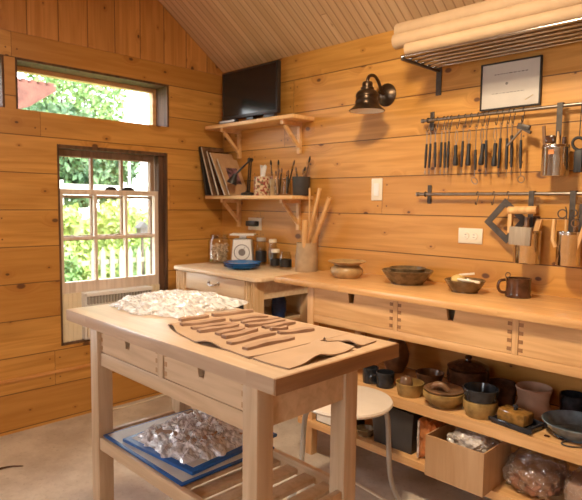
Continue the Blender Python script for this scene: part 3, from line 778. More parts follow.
for (x, y), p, r, l in RODS:
    x += .007; y += .035; p = (p[0] + .012, p[1] + .02, p[2])
    o = obj('wooden_rod', tube(B(), [(x, y, DZ_ + .012), p], r, 12), 'toolwood', org=(x, y, DZ_ + .012)); bm_ = None
    tag(o, l, 'rod', 'wooden rods in the crock')

# under the desk
for k, (x, y, r, h, m, l) in enumerate(((.340, -.40, .045, .06, 'blackglaze', 'black bowl under the desk, leftmost of the pots there'), (.45, -.37, .045, .07, 'blackglaze', 'black pot in the middle under the desk'), (.56, -.37, .05, .055, 'bluewhite', 'pale bowl under the desk near the fluted leg'), (.70, -.38, .045, .11, 'blackglaze', 'dark jar under the desk left of the blue jug'))):
    pot('storage_pot', l, 'pot', (x, y, .5905), bowl(r * .8, r, h), m, 'pots under the desk')
pot('jug', 'cobalt blue jug under the desk at its right end', 'jug', (.81, -.22, .5905), [(0, 0), (.035, 0), (.045, .05), (.045, .10), (.03, .14), (.032, .16), (.028, .16), (.026, .14), (.04, .10), (.04, .01), (0, .01)], 'darkblue')

# ------------------------------------------------------------------ wall shelves
def wall_shelf(label, z):
    t = thing('wall_shelf', label, 'shelf', (.46, -.09, z - .022), 'pine wall shelves in the corner')
    b = B(); box(b, .045, .868, -.182, -.002, z - .022, z); bevel(b, .002); obj('board', b, 'shelfpine', t)
    for x in (.185, .745):
        b = B(); box(b, x, x + .022, -.022, -.002, z - .205, z - .0225); box(b, x, x + .022, -.16, -.0225, z - .045, z - .0225)
        bar(b, (x + .011, -.02, z - .165), (x + .011, -.135, z - .05), .018, .018); obj('bracket', b, 'shelfpine', t)
    return t
TZ, LZ = 1.752, 1.297
wall_shelf('upper pine wall shelf carrying the television', TZ); wall_shelf('lower pine wall shelf carrying brushes and boards', LZ)
# television
tv = thing('television', 'flat black television on the upper corner shelf', 'television', (.42, -.11, TZ))
RT = 3
b = B(); box(b, .155, .680, -.125, -.095, 1.785, 2.088); bevel(b, .004); obj('bezel', b, 'black', tv)
obj('screen', box(B(), .168, .667, -.1262, -.1252, 1.805, 2.075), 'screen', tv)
b = B(); box(b, .36, .48, -.0945, -.06, 1.80, 1.95); obj('rear_housing', b, 'black', tv)
b = B(); box(b, .39, .45, -.115, -.08, TZ + .0125, 1.7845); lathe(b, [(0, .012), (.12, .012), (.125, 0), (0, 0)], (.42, -.098, TZ), 36, sq=.4); obj('stand', b, 'black', tv)
b = B(); box(b, .19, .36, -.180, -.152, TZ + .0005, TZ + .02); bevel(b, .003)
m_ = thing('media_box', 'low black and silver box lying in front of the television', 'media box', (.275, -.16, TZ)); obj('case', b, 'black', m_); obj('front_strip', box(B(), .20, .35, -.1815, -.1803, TZ + .005, TZ + .016), 'greymetal', m_)
b = B(); box(b, .60, .70, -.165, -.14, TZ + .0005, TZ + .028); bevel(b, .006); tag(obj('remote', b, 'black', org=(.65, -.15, TZ)), 'small black remote at the right foot of the television', 'remote')

# boards leaning on the lower shelf
LZ_ = LZ + .0008
def leaning(label, xb, xt, h, y0, y1, t, mat, edge=None, cat='board', name='board', group='boards leaning on the lower shelf'):
    th = thing(name, label, cat, (xb, (y0 + y1) / 2, LZ_), group)
    a = Vector((xb, y0, LZ_)); d = Vector((xt - xb, 0, h)); n = Vector((h, 0, -(xt - xb))).normalized() * t
    b = B(); v = []
    for y in (y0, y1):
        for p in (a, a + n, a + d + n, a + d):
            q = Vector((p.x, y, p.z)); v.append(b.verts.new(q))
    for f in ((0, 1, 2, 3), (7, 6, 5, 4), (0, 4, 5, 1), (1, 5, 6, 2), (2, 6, 7, 3), (3, 7, 4, 0)): b.faces.new([v[i] for i in f])
    mn = min(q.co.z for q in b.verts); bmesh.ops.translate(b, vec=(0, 0, LZ_ - mn), verts=b.verts)
    bevel(b, .001, 1)
    o = obj('panel', b, mat, th)
    if edge:
        e = B(); sp = n * 1.02
        for y, yy in ((y0, y0 - .004),):
            w_ = [e.verts.new((p.x, q, p.z + (LZ_ - mn))) for q in (yy, y - .0003) for p in (a, a + n, a + d + n, a + d)]
            for f in ((0, 1, 2, 3), (7, 6, 5, 4), (0, 4, 5, 1), (1, 5, 6, 2), (2, 6, 7, 3), (3, 7, 4, 0)): e.faces.new([w_[i] for i in f])
        obj('pale_edge', e, edge, th)
    return th, a, d, n, LZ_ - mn
leaning('black portfolio leaning on the wall behind the boards', .080, .004, .32, -.206, -.012, .020, 'black', None, 'portfolio', 'portfolio')
leaning('dark board with a pale edge, leftmost in front of the portfolio',   .150, .030, .315, -.20, -.02, .008, 'midbrown', 'paper')
leaning('second dark board with a pale edge from the left', .215, .09, .285, -.20, -.02, .009, 'brownglaze', 'paper')
th, a, d, n, dz = leaning('tan cardboard panel with a pale border, third board from the left', .280, .125, .275, -.20, -.02, .006, 'card', 'paper')
th, a, d, n, dz = leaning('tan card with a purple print, nearest the black lamp', .318, .19, .235, -.19, -.03, .004, 'card', 'paper')
b = B(); nn = n.normalized(); q = a + n + nn * .0008 + Vector((0, 0, dz)) + d * .3
v = [b.verts.new((p.x, y, p.z)) for p in (q, q + d * .45) for y in (-.15, -.06)]
w_ = [b.verts.new(x.co - nn * .0006) for x in v]
b.faces.new((v[0], v[1], v[3], v[2])); b.faces.new((w_[0], w_[2], w_[3], w_[1]))
for i, k in ((0, 1), (1, 3), (3, 2), (2, 0)): b.faces.new((v[i], w_[i], w_[k], v[k]))
obj('print', b, 'purple', th)
# desk lamp
lp = thing('desk_lamp', 'black jointed desk lamp on the lower corner shelf', 'lamp', (.43, -.125, LZ_))
obj('base', lathe(B(), [(0, 0), (.044, 0), (.046, .006), (.042, .016), (.015, .022), (.010, .03), (0, .03)], (.425, -.13, LZ_), 28), 'black', lp)
b = B()
for q in (-.009, .009): tube(b, [(.43 + q, -.13, LZ_ + .026), (.470 + q, -.15, LZ_ + .215)], .0045, 8)
obj('lower_arm', b, 'black', lp)
b = B(); lathe(b, [(0, -.014), (.012, -.014), (.012, .014), (0, .014)], (.470, -.15, LZ_ + .218), 14, rot('X', 90)); obj('elbow', b, 'black', lp)
obj('upper_arm', tube(B(), [(.470, -.15, LZ_ + .218), (.375, -.195, LZ_ + .125)], .006, 8), 'black', lp)
b = B(); dirv = Vector((-.25, -.25, -.9)).normalized(); mt = dirv.to_track_quat('Z', 'Y').to_matrix()
lathe(b, [(0, -.02), (.014, -.018), (.016, .0), (.024, .014), (.031, .036), (.033, .046), (.030, .046), (.022, .018), (0, .008)], (.372, -.197, LZ_ + .115), 24, mt); obj('lamp_shade', b, 'black', lp)
# floral tin, cups and brush pots
c = (.535, -.105, LZ_)
t = thing('floral_tin', 'square-shouldered tin with a red floral print on the lower shelf', 'tin', c)
obj('body', lathe(B(), [(0, 0), (.052, 0), (.054, .003), (.054, .112), (.050, .115), (.018, .115), (.018, .110), (0, .110)], c, 36), 'floral', t)
b = B(); n_ = 9; top = [b.verts.new((c[0] + .016 * math.cos(k * 2 * PI / n_), c[1] + .012 * math.sin(k * 2 * PI / n_), LZ_ + .112)) for k in range(n_)]
tp = [b.verts.new((c[0] + .008 + .024 * math.cos(k * 2 * PI / n_) * (1 + .3 * (k % 2)), c[1] + .008 * math.sin(k * 2 * PI / n_), LZ_ + .165 + .012 * (k % 3))) for k in range(n_)]
for k in range(n_): b.faces.new((top[k], top[(k + 1) % n_], tp[(k + 1) % n_], tp[k]))
b.faces.new(tp); b.faces.new(top[::-1])
tag(obj('tissue', b, 'white', org=(c[0], c[1], LZ_ + .112)), 'white tissue sticking out of the floral tin', 'tissue')
def brush(base, top, r, mat, tip, label, group='brushes and tools on the lower shelf'):
    a, p = Vector(base), Vector(top); d = (p - a).normalized(); L = (p - a).length
    t = thing('paint_brush', label, 'brush', base, group)
    obj('handle', tube(B(), [a, a + d * L * .75], [r * .7, r], 8), mat, t)
    obj('ferrule', tube(B(), [a + d * (L * .75 + .0002), a + d * L * .84], [r * 1.1, r * 1.25], 8), 'steel', t)
    obj('bristles', tube(B(), [a + d * (L * .84 + .0002), a + d * L * .93, p], [r * 1.2, r * 1.4, r * .4], 8), tip, t)
def cup(name, label, cat, c, r, h, mat, group='cups and pots on the lower shelf'):
    t = thing(name, label, cat, c, group)
    obj('body', lathe(B(), [(0, 0), (r * .85, 0), (r * .9, .004), (r, h), (r * .93, h), (r * .82, .007), (0, .006)], c, 28), mat, t); return t
cup('cup', 'tan cup beside the floral tin', 'cup', (.648, -.11, LZ_), .031, .095, 'tanglaze')
jar('small glass jar of brushes next to the tan cup', (.708, -.135, LZ_), .026, .098, group='glass brush jars on the lower shelf')
jar('small glass jar of brushes behind the others near the dark pot', (.765, -.12, LZ_), .026, .10, group='glass brush jars on the lower shelf')
cup('flowerpot', 'dark grey tapered pot at the right end of the lower shelf', 'pot', (.832, -.07, LZ_), .054, .108, 'crate')
BR = [((.64, -.11), (.60, -.10, .215), 'midbrown', 'thin brown brush leaning left from the tan cup'), ((.65, -.105), (.668, -.09, .16), 'black', 'short black brush in the tan cup'), ((.655, -.118), (.64, -.13, .15), 'rawclay', 'red handled brush in the tan cup'),
      ((.705, -.135), (.69, -.12, .21), 'midbrown', 'tall brown brush in the jar beside the tan cup'), ((.712, -.13), (.73, -.13, .16), 'black', 'black brush upright in the jar beside the tan cup'), ((.706, -.14), (.70, -.15, .145), 'toolwood', 'pale short brush in the jar beside the tan cup'),
      ((.762, -.12), (.805, -.10, .205), 'black', 'black brush leaning right from the jar near the dark pot'), ((.768, -.115), (.755, -.10, .15), 'black', 'black stub in the jar near the dark pot'), ((.765, -.125), (.78, -.135, .14), 'bluewhite', 'grey blue brush in the jar near the dark pot'),
      ((.825, -.075), (.80, -.085, .165), 'black', 'black brush at the left of the dark pot'), ((.838, -.07), (.845, -.065, .155), 'toolwood', 'wooden brush in the middle of the dark pot'), ((.832, -.06), (.855, -.04, .17), 'black', 'dark brush at the back of the dark pot'), ((.845, -.08), (.872, -.08, .165), 'midbrown', 'brown brush at the right of the dark pot'), ((.85, -.07), (.89, -.06, .225), 'midbrown', 'tallest brown brush leaning right from the dark pot')]
for (x, y), (tx, ty, tz), m, l in BR:
    brush((x, y, LZ_ + .012), (tx, ty, LZ_ + tz), .0045, m, 'midbrown' if m != 'midbrown' else 'black', l)

# outlets and switch ------------------------------------------------
def plate_dev(name, label, cat, x0, x1, z0, z1):
    t = thing(name, label, cat, ((x0 + x1) / 2, 0, (z0 + z1) / 2))
    b = B(); box(b, x0, x1, -.0065, -.0004, z0, z1); bevel(b, .0025); obj('cover_plate', b, 'ivory', t); return t
t = plate_dev('light_switch', 'ivory light switch on the wall under the bronze sconce', 'switch', 1.291, 1.361, 1.272, 1.388)
b = B(); box(b, 1.309, 1.343, -.0105, -.0068, 1.297, 1.363); bevel(b, .0015); obj('rocker', b, 'white', t)
t = plate_dev('power_outlet', 'ivory double power outlet on the wall above the bench', 'outlet', 1.806, 1.926, 1.075, 1.146)
for x in (1.846, 1.887):
    so = obj('socket', lathe(B(), [(0, .003), (.015, .003), (.0165, 0), (0, 0)], (x, -.0068, 1.11), 24, rot('X', 90)), 'ivory', t)
    b = B()
    for s in (-.006, .006): box(b, x - .006, x + .004, -.0103, -.0099, 1.11 + s - .0012, 1.11 + s + .0012)
    obj('slot', b, 'ink', so)
t = plate_dev('power_outlet', 'pale power outlet with a black plug below the lower shelf', 'outlet', .285, .415, 1.075, 1.155)
b = B(); box(b, .30, .395, -.045, -.007, 1.10, 1.135); bevel(b, .006); tag(obj('power_plug', b, 'black', org=(.35, -.007, 1.117)), 'black plug pushed into the outlet below the shelf', 'plug')

# sconce -------------------------------------------------------------
SX, SY = 1.372, -.165
sc = thing('wall_sconce', 'dark bronze barn lamp on the right wall above the switch', 'wall lamp', (SX, 0, 1.815))
obj('backplate', lathe(B(), [(0, .03), (.018, .028), (.035, .022), (.05, .012), (.058, .006), (.058, .0005), (0, .0005)], (SX, 0, 1.815), 36, rot('X', 90)), 'bronze', sc)
obj('gooseneck', tube(B(), [(SX, -.025, 1.815), (SX, -.05, 1.83), (SX, -.07, 1.865), (SX, -.10, 1.892), (SX, -.13, 1.895), (SX, -.155, 1.885), (SX, SY, 1.865), (SX, SY, 1.845)], .0085, 10, smooth=2), 'bronze', sc)
obj('shade', lathe(B(), [(0, .142), (.022, .142), (.026, .136), (.026, .118), (.033, .114), (.033, .104), (.048, .094), (.056, .084), (.058, .072), (.055, .068), (.056, .052), (.059, .048), (.058, .036), (.062, .026), (.083, .008), (.090, .002), (.088, 0), (.080, .006), (.058, .026), (.052, .07), (.03, .1), (0, .104)], (SX, SY, 1.713), 40), 'bronze', sc)
obj('shade_liner', lathe(B(), [(.0855, .0005), (.0795, .0045), (.0575, .024), (.0515, .069), (.029, .098), (0, .102), (0, .1), (.0285, .096), (.0505, .067), (.0565, .022), (.079, .003), (.0855, .0003)], (SX, SY, 1.713), 40), 'white', sc)
obj('bulb', lathe(B(), [(0, .012), (.02, .016), (.03, .032), (.026, .052), (.014, .07), (.013, .095), (0, .095)], (SX, SY, 1.713), 24), 'white', sc)

# rack with paper rolls ----------------------------------------------
rk = thing('wall_rack', 'long steel tube rack high on the right wall', 'rack', (2.2, 0, 1.9))
for k in range(6):
    y = -.045 - k * .052
    obj('tube', tube(B(), [(1.665, y, 1.9), (3.2, y, 1.9)], .0065, 10), 'steel', rk)
for x in (1.668, 2.45, 3.15):
    b = B(); box(b, x, x + .012, -.315, -.004, 1.882, 1.893); box(b, x - .008, x + .02, -.006, -.0005, 1.775, 1.905); obj('bracket', b, 'darksteel', rk)
def roll(label, x0, y, z, r):
    t = thing('paper_roll', label, 'roll', (x0, y, z - r), 'paper rolls on the rack')
    b = B(); P = []
    n = 26; turns = 3
    lathe(b, [(r, 0), (r, 1.5), (r * .55, 1.5), (r * .55, 0), (r, 0)], (x0, y, z), 30, rot('Y', 90)); obj('outer_turns', b, 'kraft', t)
    b = B(); lathe(b, [(r * .54, .002), (r * .54, 1.49), (r * .28, 1.49), (r * .28, .012), (r * .54, .002)], (x0, y, z), 24, rot('Y', 90)); obj('inner_turns', b, 'kraft', t)
roll('slim brown paper roll lowest on the rack front', 1.675, -.28, 1.9335, .0265)
roll('brown paper roll lying on the slim one, reaching farthest left', 1.595, -.253, 1.9875, .0335)
roll('brown paper roll topmost on the rack', 1.575, -.205, 2.046, .037)

b = B(); random.seed(5)
for k in range(6): box(b, 1.72 + .01 * random.random(), 3.12, -.225 + .006 * random.random(), -.03, 1.9068 + k * .008, 1.9068 + k * .008 + .0078)
tag(obj('paper_stack', b, 'kraft', org=(2.4, -.12, 1.9067)), 'flat stack of brown paper lying on the rack behind the rolls', 'paper')
# framed certificate ---------------------------------------------------
ce = thing('framed_certificate', 'thin black framed certificate hung below the rack', 'picture', (2.026, 0, 1.776))
b = B(); X0, X1, Z0, Z1 = 1.893, 2.160, 1.675, 1.878
for q in ((X0, X1, Z0, Z0 + .006), (X0, X1, Z1 - .006, Z1), (X0, X0 + .006, Z0 + .006, Z1 - .006), (X1 - .006, X1, Z0 + .006, Z1 - .006)): box(b, q[0], q[1], -.016, -.001, q[2], q[3])
obj('frame', b, 'black', ce)
pp = obj('paper', box(B(), X0 + .0062, X1 - .0062, -.010, -.002, Z0 + .0062, Z1 - .0062), 'paper', ce)
b = B(); random.seed(3)
for z, a, e, hh in ((1.826, 1.955, 2.10, .004), (1.744, 1.945, 2.075, .0025)):
    x = a
    while x < e:
        l = random.uniform(.006, .016); box(b, x, x + l, -.0108, -.0101, z - hh / 2 * random.uniform(.6, 1.2), z + hh / 2); x += l + .004
obj('writing', b, 'ink', pp)
b = B(); lathe(b, [(0, .0006), (.006, .0006), (.006, 0), (0, 0)], (2.012, -.0101, 1.783), 14, rot('X', 90)); obj('seal', b, 'ink', pp)
b = B()
for k in range(3): bar(b, (2.095 + k * .008, -.0104, 1.703 + k * .004), (2.113 + k * .008, -.0104, 1.712 + k * .004), .0025, .0006, (0, 1, 0))
obj('gold_flourish', b, 'gold', pp)

# rails ----------------------------------------------------------------
RY = -.04
def rail(label, x0, z, brs):
    t = thing('tool_rail', label, 'rail', (2.3, 0, z), 'steel rails on the right wall')
    obj('bar', tube(B(), [(x0, RY, z), (3.1, RY, z)], .0075, 12), 'rail', t)
    obj('end_cap', tube(B(), [(x0 - .012, RY, z), (x0 - .0005, RY, z)], .0105, 12), 'rail', t)
    for x in brs:
        b = B(); box(b, x - .011, x + .011, -.006, -.0006, z - .045, z + .045); bevel(b, .002)
        tube(b, [(x, -.006, z), (x, RY + .008, z)], .006, 10); ring(b, (x, RY, z), .0105, .003, (1, 0, 0), 16); obj('bracket', b, 'darksteel', t)
R1, R2 = 1.655, 1.303
rail('upper steel rail hung with black handled tools', 1.622, R1, (1.645, 2.46)); rail('lower steel rail hung with cans and a square', 1.606, R2, (1.643, 2.46))
def shook(x, z, label, group, l=.05):
    P = [(x, RY - .010, z - .004), (x, RY - .008, z + .008), (x, RY + .002, z + .0115), (x, RY + .0115, z + .004), (x, RY + .006, z - .018), (x, RY - .002, z - l + .016), (x, RY - .004, z - l), (x, RY - .016, z - l - .004), (x, RY - .02, z - l + .01)]
    t = obj('s_hook', tube(B(), P, .0019, 6, smooth=2), 'darksteel', org=(x, RY, z)); return tag(t, label, 'hook', group)
ORD = ['first', 'second', 'third', 'fourth', 'fifth', 'sixth', 'seventh', 'eighth', 'ninth', 'tenth', 'eleventh', 'twelfth', 'thirteenth', 'fourteenth', 'fifteenth', 'sixteenth', 'seventeenth']
TOOLS = [(1.651, 'p', 1.541, 1.428), (1.672, 'p', 1.542, 1.428), (1.697, 'p', 1.547, 1.43), (1.730, 'p', 1.545, 1.428), (1.750, 'p', 1.543, 1.425), (1.768, 'p', 1.547, 1.425), (1.806, 'b', 1.527, 1.432), (1.839, 'p', 1.542, 1.426), (1.868, 'b', 1.529, 1.43), (1.902, 'l', 1.50, 1.41), (1.930, 'b', 1.525, 1.43), (1.951, 'p', 1.538, 1.418), (1.991, 'b', 1.523, 1.422), (2.016, 'p', 1.542, 1.414), (2.045, 'p', 1.54, 1.408), (2.065, 'p', 1.551, 1.416), (2.105, 'r', 1.528, 1.41)]
KIND = dict(p='slim black handled trimming tool', b='stout black handled loop tool', l='black handled tool with a low wire loop', r='black handled tool ending in a round loop')
for i, (x, k, zt, zb) in enumerate(TOOLS):
    shook(x, R1, '%s hook from the left end of the upper rail' % ORD[i], 'hooks on the upper rail')
    y = RY - .016; tl = random.uniform(-.006, .004)
    t = thing('clay_tool', KIND[k] + ', %s from the left on the upper rail' % ORD[i], 'tool', (x, y, zb), 'black handled tools on the upper rail')
    hz = R1 - .052
    if k == 'b': obj('handle', lathe(B(), [(0, 0), (.010, .001), (.0125, .008), (.011, .03), (.0075, .055), (.009, zt - zb - .012), (.0075, zt - zb), (0, zt - zb)], (x, y, zb), 14, rot('Y', random.uniform(-5, 5))), 'grip', t)
    else: obj('handle', tube(B(), [(x + tl, y, zb), (x + tl * .5, y, (zt + zb) / 2), (x, y, zt)], [.005, .0068, .0055], 10), 'grip', t)
    b = B()
    if k == 'b': tube(b, [(x, y, zt), (x - .003, y, zt + .012), (x - .009, y, zt + .035), (x, y, hz), (x + .009, y, zt + .035), (x + .003, y, zt + .012), (x, y, zt - .002)], .0015, 6, smooth=1)
    else: tube(b, [(x, y, zt - .002), (x, y, hz - .008)], .002, 6); ring(b, (x, y, hz - .004), .006, .0014, (0, 1, 0), 14)
    obj('wire_end', b, 'rail', t)
    b = B()
    if k == 'l': tube(b, [(x, y, zb + .002), (x, y, zb - .028)], .002, 6); ring(b, (x, y, zb - .048), .011, .0018, (0, 1, 0), 18, 6, 1.6)
    elif k == 'r': tube(b, [(x + tl, y, zb + .002), (x + .006, y, zb - .03)], .002, 6); ring(b, (x + .008, y, zb - .046), .014, .0018, (0, 1, 0), 18)
    elif k == 'p': tube(b, [(x + tl, y, zb + .002), (x + tl, y, zb - .012), (x + tl - .004, y, zb - .024), (x + tl + .001, y, zb - .033), (x + tl + .004, y, zb - .024), (x + tl, y, zb - .012)], .0014, 6)
    if len(b.verts): obj('wire_tip', b, 'rail', t)
    else: b.free()
# metal clamp hanging in front
t = thing('pliers', 'grey metal tool hung slantwise at the right of the black tools', 'tool', (2.10, RY - .035, 1.53), None)
b = B(); bar(b, (2.058, RY - .04, 1.505), (2.118, RY - .04, 1.572), .006, .010, (0, 1, 0)); obj('arm', b, 'rail', t)
b = B(); obox(b, (2.125, RY - .04, 1.578), (.055, .016, .024), rot('Y', 18)); bevel(b, .004); bar(b, (2.125, RY - .04, 1.57), (2.155, RY - .04, 1.553), .012, .014, (0, 1, 0)); obj('jaw', b, 'darksteel', t)
b = B(); tube(b, [(2.118, RY - .0485, 1.592), (2.116, RY - .03, 1.612), (2.11, RY - .02, 1.625), (2.105, RY - .016, 1.63)], .0022, 6); obj('hanger', b, 'darksteel', t)

# cans -------------------------------------------------------------------
def can(label, x, z0, z1, r, zr, strap=True):
    y = -.062 - r * .2
    t = thing('steel_can', label, 'can', (x, y, z0), 'steel cans on the rails'); h = z1 - z0
    obj('body', lathe(B(), [(0, 0), (r - .002, 0), (r, .003), (r, h - .014), (r + .0015, h - .012), (r + .0015, h - .008), (r, h - .006), (r, h), (r - .002, h), (r - .003, .004), (0, .003)], (x, y, z0), 40), 'steel', t)
    if strap:
        b = B(); yb = RY - .0105
        box(b, x - .011, x + .011, yb - .0025, yb, z1 - .03, zr + .012); box(b, x - .011, x + .011, yb, RY + .011, zr + .0095, zr + .012); box(b, x - .011, x + .011, RY + .009, RY + .011, zr - .004, zr + .0095)
        obj('hanger', b, 'darksteel', t)
    return (x, y)
A = can('steel can of tools hanging from the upper rail, left one of the two', 2.255, 1.372, 1.496, .052, R1)
can('steel can on the upper rail cut by the right edge', 2.42, 1.38, 1.492, .05, R1)
Cc = can('steel can holding wooden floats on the lower rail, nearest the dark square', 2.158, 1.013, 1.15, .053, R2)
D = can('narrow steel can on the lower rail near the right edge', 2.322, 1.017, 1.152, .045, R2)
def tool(name, label, cat, bm, mat, c, group=None): return tag(obj(name, bm, mat, org=c), label, cat, group)
GT = 'tools in the cans'
tool('wooden_tool', 'flat brown wooden blade at the left of the upper can', 'tool', bar(B(), (A[0] - .035, A[1] - .005, 1.40), (A[0] - .05, A[1] - .005, 1.575), .012, .008, (0, 1, 0)), 'midbrown', (A[0] - .035, A[1], 1.4), GT)
t = thing('brush', 'squat dark brush standing in the upper can', 'brush', (A[0] - .018, A[1] - .01, 1.39), GT)
obj('handle', tube(B(), [(A[0] - .018, A[1] - .01, 1.39), (A[0] - .018, A[1] - .01, 1.505)], .008, 10), 'toolwood', t)
b = B(); box(b, A[0] - .037, A[0], A[1] - .024, A[1] + .006, 1.5055, 1.535); bevel(b, .005); obj('bristles', b, 'brownglaze', t)
tool('wooden_tool', 'pointed pale wooden rib standing in the upper can', 'tool', tube(B(), [(A[0] + .008, A[1], 1.385), (A[0] + .008, A[1], 1.5), (A[0] + .006, A[1], 1.55)], [.009, .010, .003], 10), 'toolwood', (A[0] + .008, A[1], 1.385), GT)
tool('wooden_tool', 'dark stub at the right of the upper can', 'tool', tube(B(), [(A[0] + .03, A[1] - .01, 1.385), (A[0] + .034, A[1] - .01, 1.525)], .008, 10), 'brownglaze', (A[0] + .03, A[1], 1.385), GT)
tool('paper_tag', 'little orange tag stuck on the front of the upper can', 'tag', obox(B(), (A[0] + .002, A[1] - .0535, 1.466), (.022, .0012, .018), rot('Z', 2)), 'orangefilm', (A[0], A[1] - .053, 1.466))
t = thing('strap_wrench', 'black looped strap tool hanging between the two upper cans', 'tool', (2.338, RY - .02, 1.4))
b = B(); ring(b, (2.338, RY - .022, 1.497), .022, .006, (0, 1, 0), 20, 6, 1.2); obj('loop', b, 'grip', t)
b = B(); box(b, 2.322, 2.354, RY - .03, RY - .014, 1.385, 1.472); bevel(b, .005); obj('body', b, 'grip', t)
b = B(); tube(b, [(2.338, RY - .022, 1.528), (2.338, RY - .018, 1.6), (2.338, RY - .012, 1.662), (2.338, RY + .002, 1.668), (2.338, RY + .012, 1.66)], .002, 6, smooth=1); obj('hook', b, 'darksteel', t)
# can C contents : wooden floats
t = thing('wooden_float', 'pale wooden float with a round bar handle over the left lower can', 'tool', (Cc[0], Cc[1], 1.16))
b = B(); tube(b, [(2.085, Cc[1] - .03, 1.232), (2.205, Cc[1] - .03, 1.236)], .0165, 14); obj('bar_handle', b, 'toolwood', t)
b = B(); box(b, 2.088, 2.104, Cc[1] - .040, Cc[1] - .02, 1.138, 1.2185); obj('side_post', b, 'toolwood', t)
tool('wooden_tool', 'grey brown wooden block in front of the left lower can', 'tool', bevel(obox(B(), (Cc[0] - .004, Cc[1] - .0632, 1.128), (.09, .02, .075), rot('Y', 2)), .003), 'greywood', (Cc[0], Cc[1] - .06, 1.09), GT)
tool('wooden_tool', 'round brown handle standing in the left lower can', 'tool', tube(B(), [(Cc[0] - .008, Cc[1], 1.02), (Cc[0] - .006, Cc[1] + .004, 1.205)], .011, 12), 'midbrown', (Cc[0], Cc[1], 1.02), GT)
tool('wooden_tool', 'angled pale wooden handle in the left lower can', 'tool', bar(B(), (Cc[0] + .014, Cc[1], 1.05), (Cc[0] + .048, Cc[1], 1.198), .022, .016, (0, 1, 0)), 'toolwood', (Cc[0] + .014, Cc[1], 1.05), GT)
tool('wooden_tool', 'dark slat at the back of the left lower can', 'tool', bar(B(), (Cc[0] + .02, Cc[1] + .026, 1.03), (Cc[0] + .024, Cc[1] + .026, 1.21), .03, .006, (0, 1, 0)), 'brownglaze', (Cc[0] + .02, Cc[1] + .026, 1.03), GT)
# can D contents
tool('wooden_tool', 'long pale wooden tool at the left of the narrow lower can', 'tool', tube(B(), [(D[0] - .0375, D[1] - .035, 1.09), (D[0] - .05, D[1] - .035, 1.12), (D[0] - .046, D[1] - .035, 1.2)], .008, 10), 'toolwood', (D[0] - .04, D[1] - .035, 1.09), GT)
t = thing('loop_tool', 'trimming tool with two wire loops over the narrow lower can', 'tool', (D[0] - .005, D[1], 1.03))
obj('shaft', tube(B(), [(D[0] - .012, D[1], 1.03), (D[0] - .014, D[1], 1.20)], .005, 8), 'toolwood', t)
b = B(); ring(b, (D[0] - .030, D[1], 1.222), .017, .0025, (0, 1, 0), 18); ring(b, (D[0] + .012, D[1], 1.226), .014, .0025, (0, 1, 0), 18); tube(b, [(D[0] - .014, D[1], 1.19), (D[0] - .013, D[1], 1.23), (D[0] - .02, D[1] + .002, 1.25)], .0025, 6); obj('wire_loop', b, 'darksteel', t)
tool('wooden_tool', 'brown handle with a ring in the narrow lower can', 'tool', ring(tube(B(), [(D[0] + .02, D[1], 1.03), (D[0] + .02, D[1], 1.17)], .006, 8), (D[0] + .02, D[1], 1.185), .014, .0025, (0, 1, 0), 18), 'midbrown', (D[0] + .02, D[1], 1.03), GT)
tool('wooden_tool', 'pale stick leaning right from the narrow lower can', 'tool', bar(B(), (D[0] + .02, D[1] - .015, 1.04), (D[0] + .065, D[1] - .02, 1.19), .014, .006, (0, 1, 0)), 'toolwood', (D[0] + .02, D[1], 1.04), GT)
tool('scraper', 'dark steel blade hung on the lower rail at the right edge', 'tool', box(tube(B(), [(2.365, RY - .014, 1.262), (2.365, RY - .012, 1.3), (2.365, RY - .002, 1.3135), (2.365, RY + .01, 1.309)], .002, 6, smooth=1), 2.350, 2.392, RY - .017, RY - .0135, 1.14, 1.262), 'darksteel', (2.365, RY - .015, 1.14))
# dark square
t = thing('metal_square', 'dark square metal frame hung by a corner on the lower rail', 'square', (2.055, RY - .014, 1.19))
b = B(); c = Vector((2.055, RY - .016, 1.186)); O = [(0, .098), (-.098, 0), (0, -.098), (.098, 0)]; I = [(0, .062), (-.062, 0), (0, -.062), (.062, 0)]
for y in (-.003, .003): pass
f0 = [b.verts.new(c + Vector((x, -.003, z))) for x, z in O]; f1 = [b.verts.new(c + Vector((x, -.003, z))) for x, z in I]
g0 = [b.verts.new(c + Vector((x, .003, z))) for x, z in O]; g1 = [b.verts.new(c + Vector((x, .003, z))) for x, z in I]
for i in range(4):
    k = (i + 1) % 4
    b.faces.new((f0[i], f0[k], f1[k], f1[i])); b.faces.new((g0[k], g0[i], g1[i], g1[k])); b.faces.new((f0[k], f0[i], g0[i], g0[k])); b.faces.new((f1[i], f1[k], g1[k], g1[i]))
bmesh.ops.rotate(b, cent=c, matrix=rot('Y', -4), verts=b.verts)
obj('frame', b, 'darksteel', t)
for x, l in ((1.912, 'left of the two empty hooks on the lower rail'), (1.988, 'right of the two empty hooks on the lower rail'), (2.052, 'hook on the lower rail above the dark square')): shook(x, R2, l, 'hooks on the lower rail', .045)

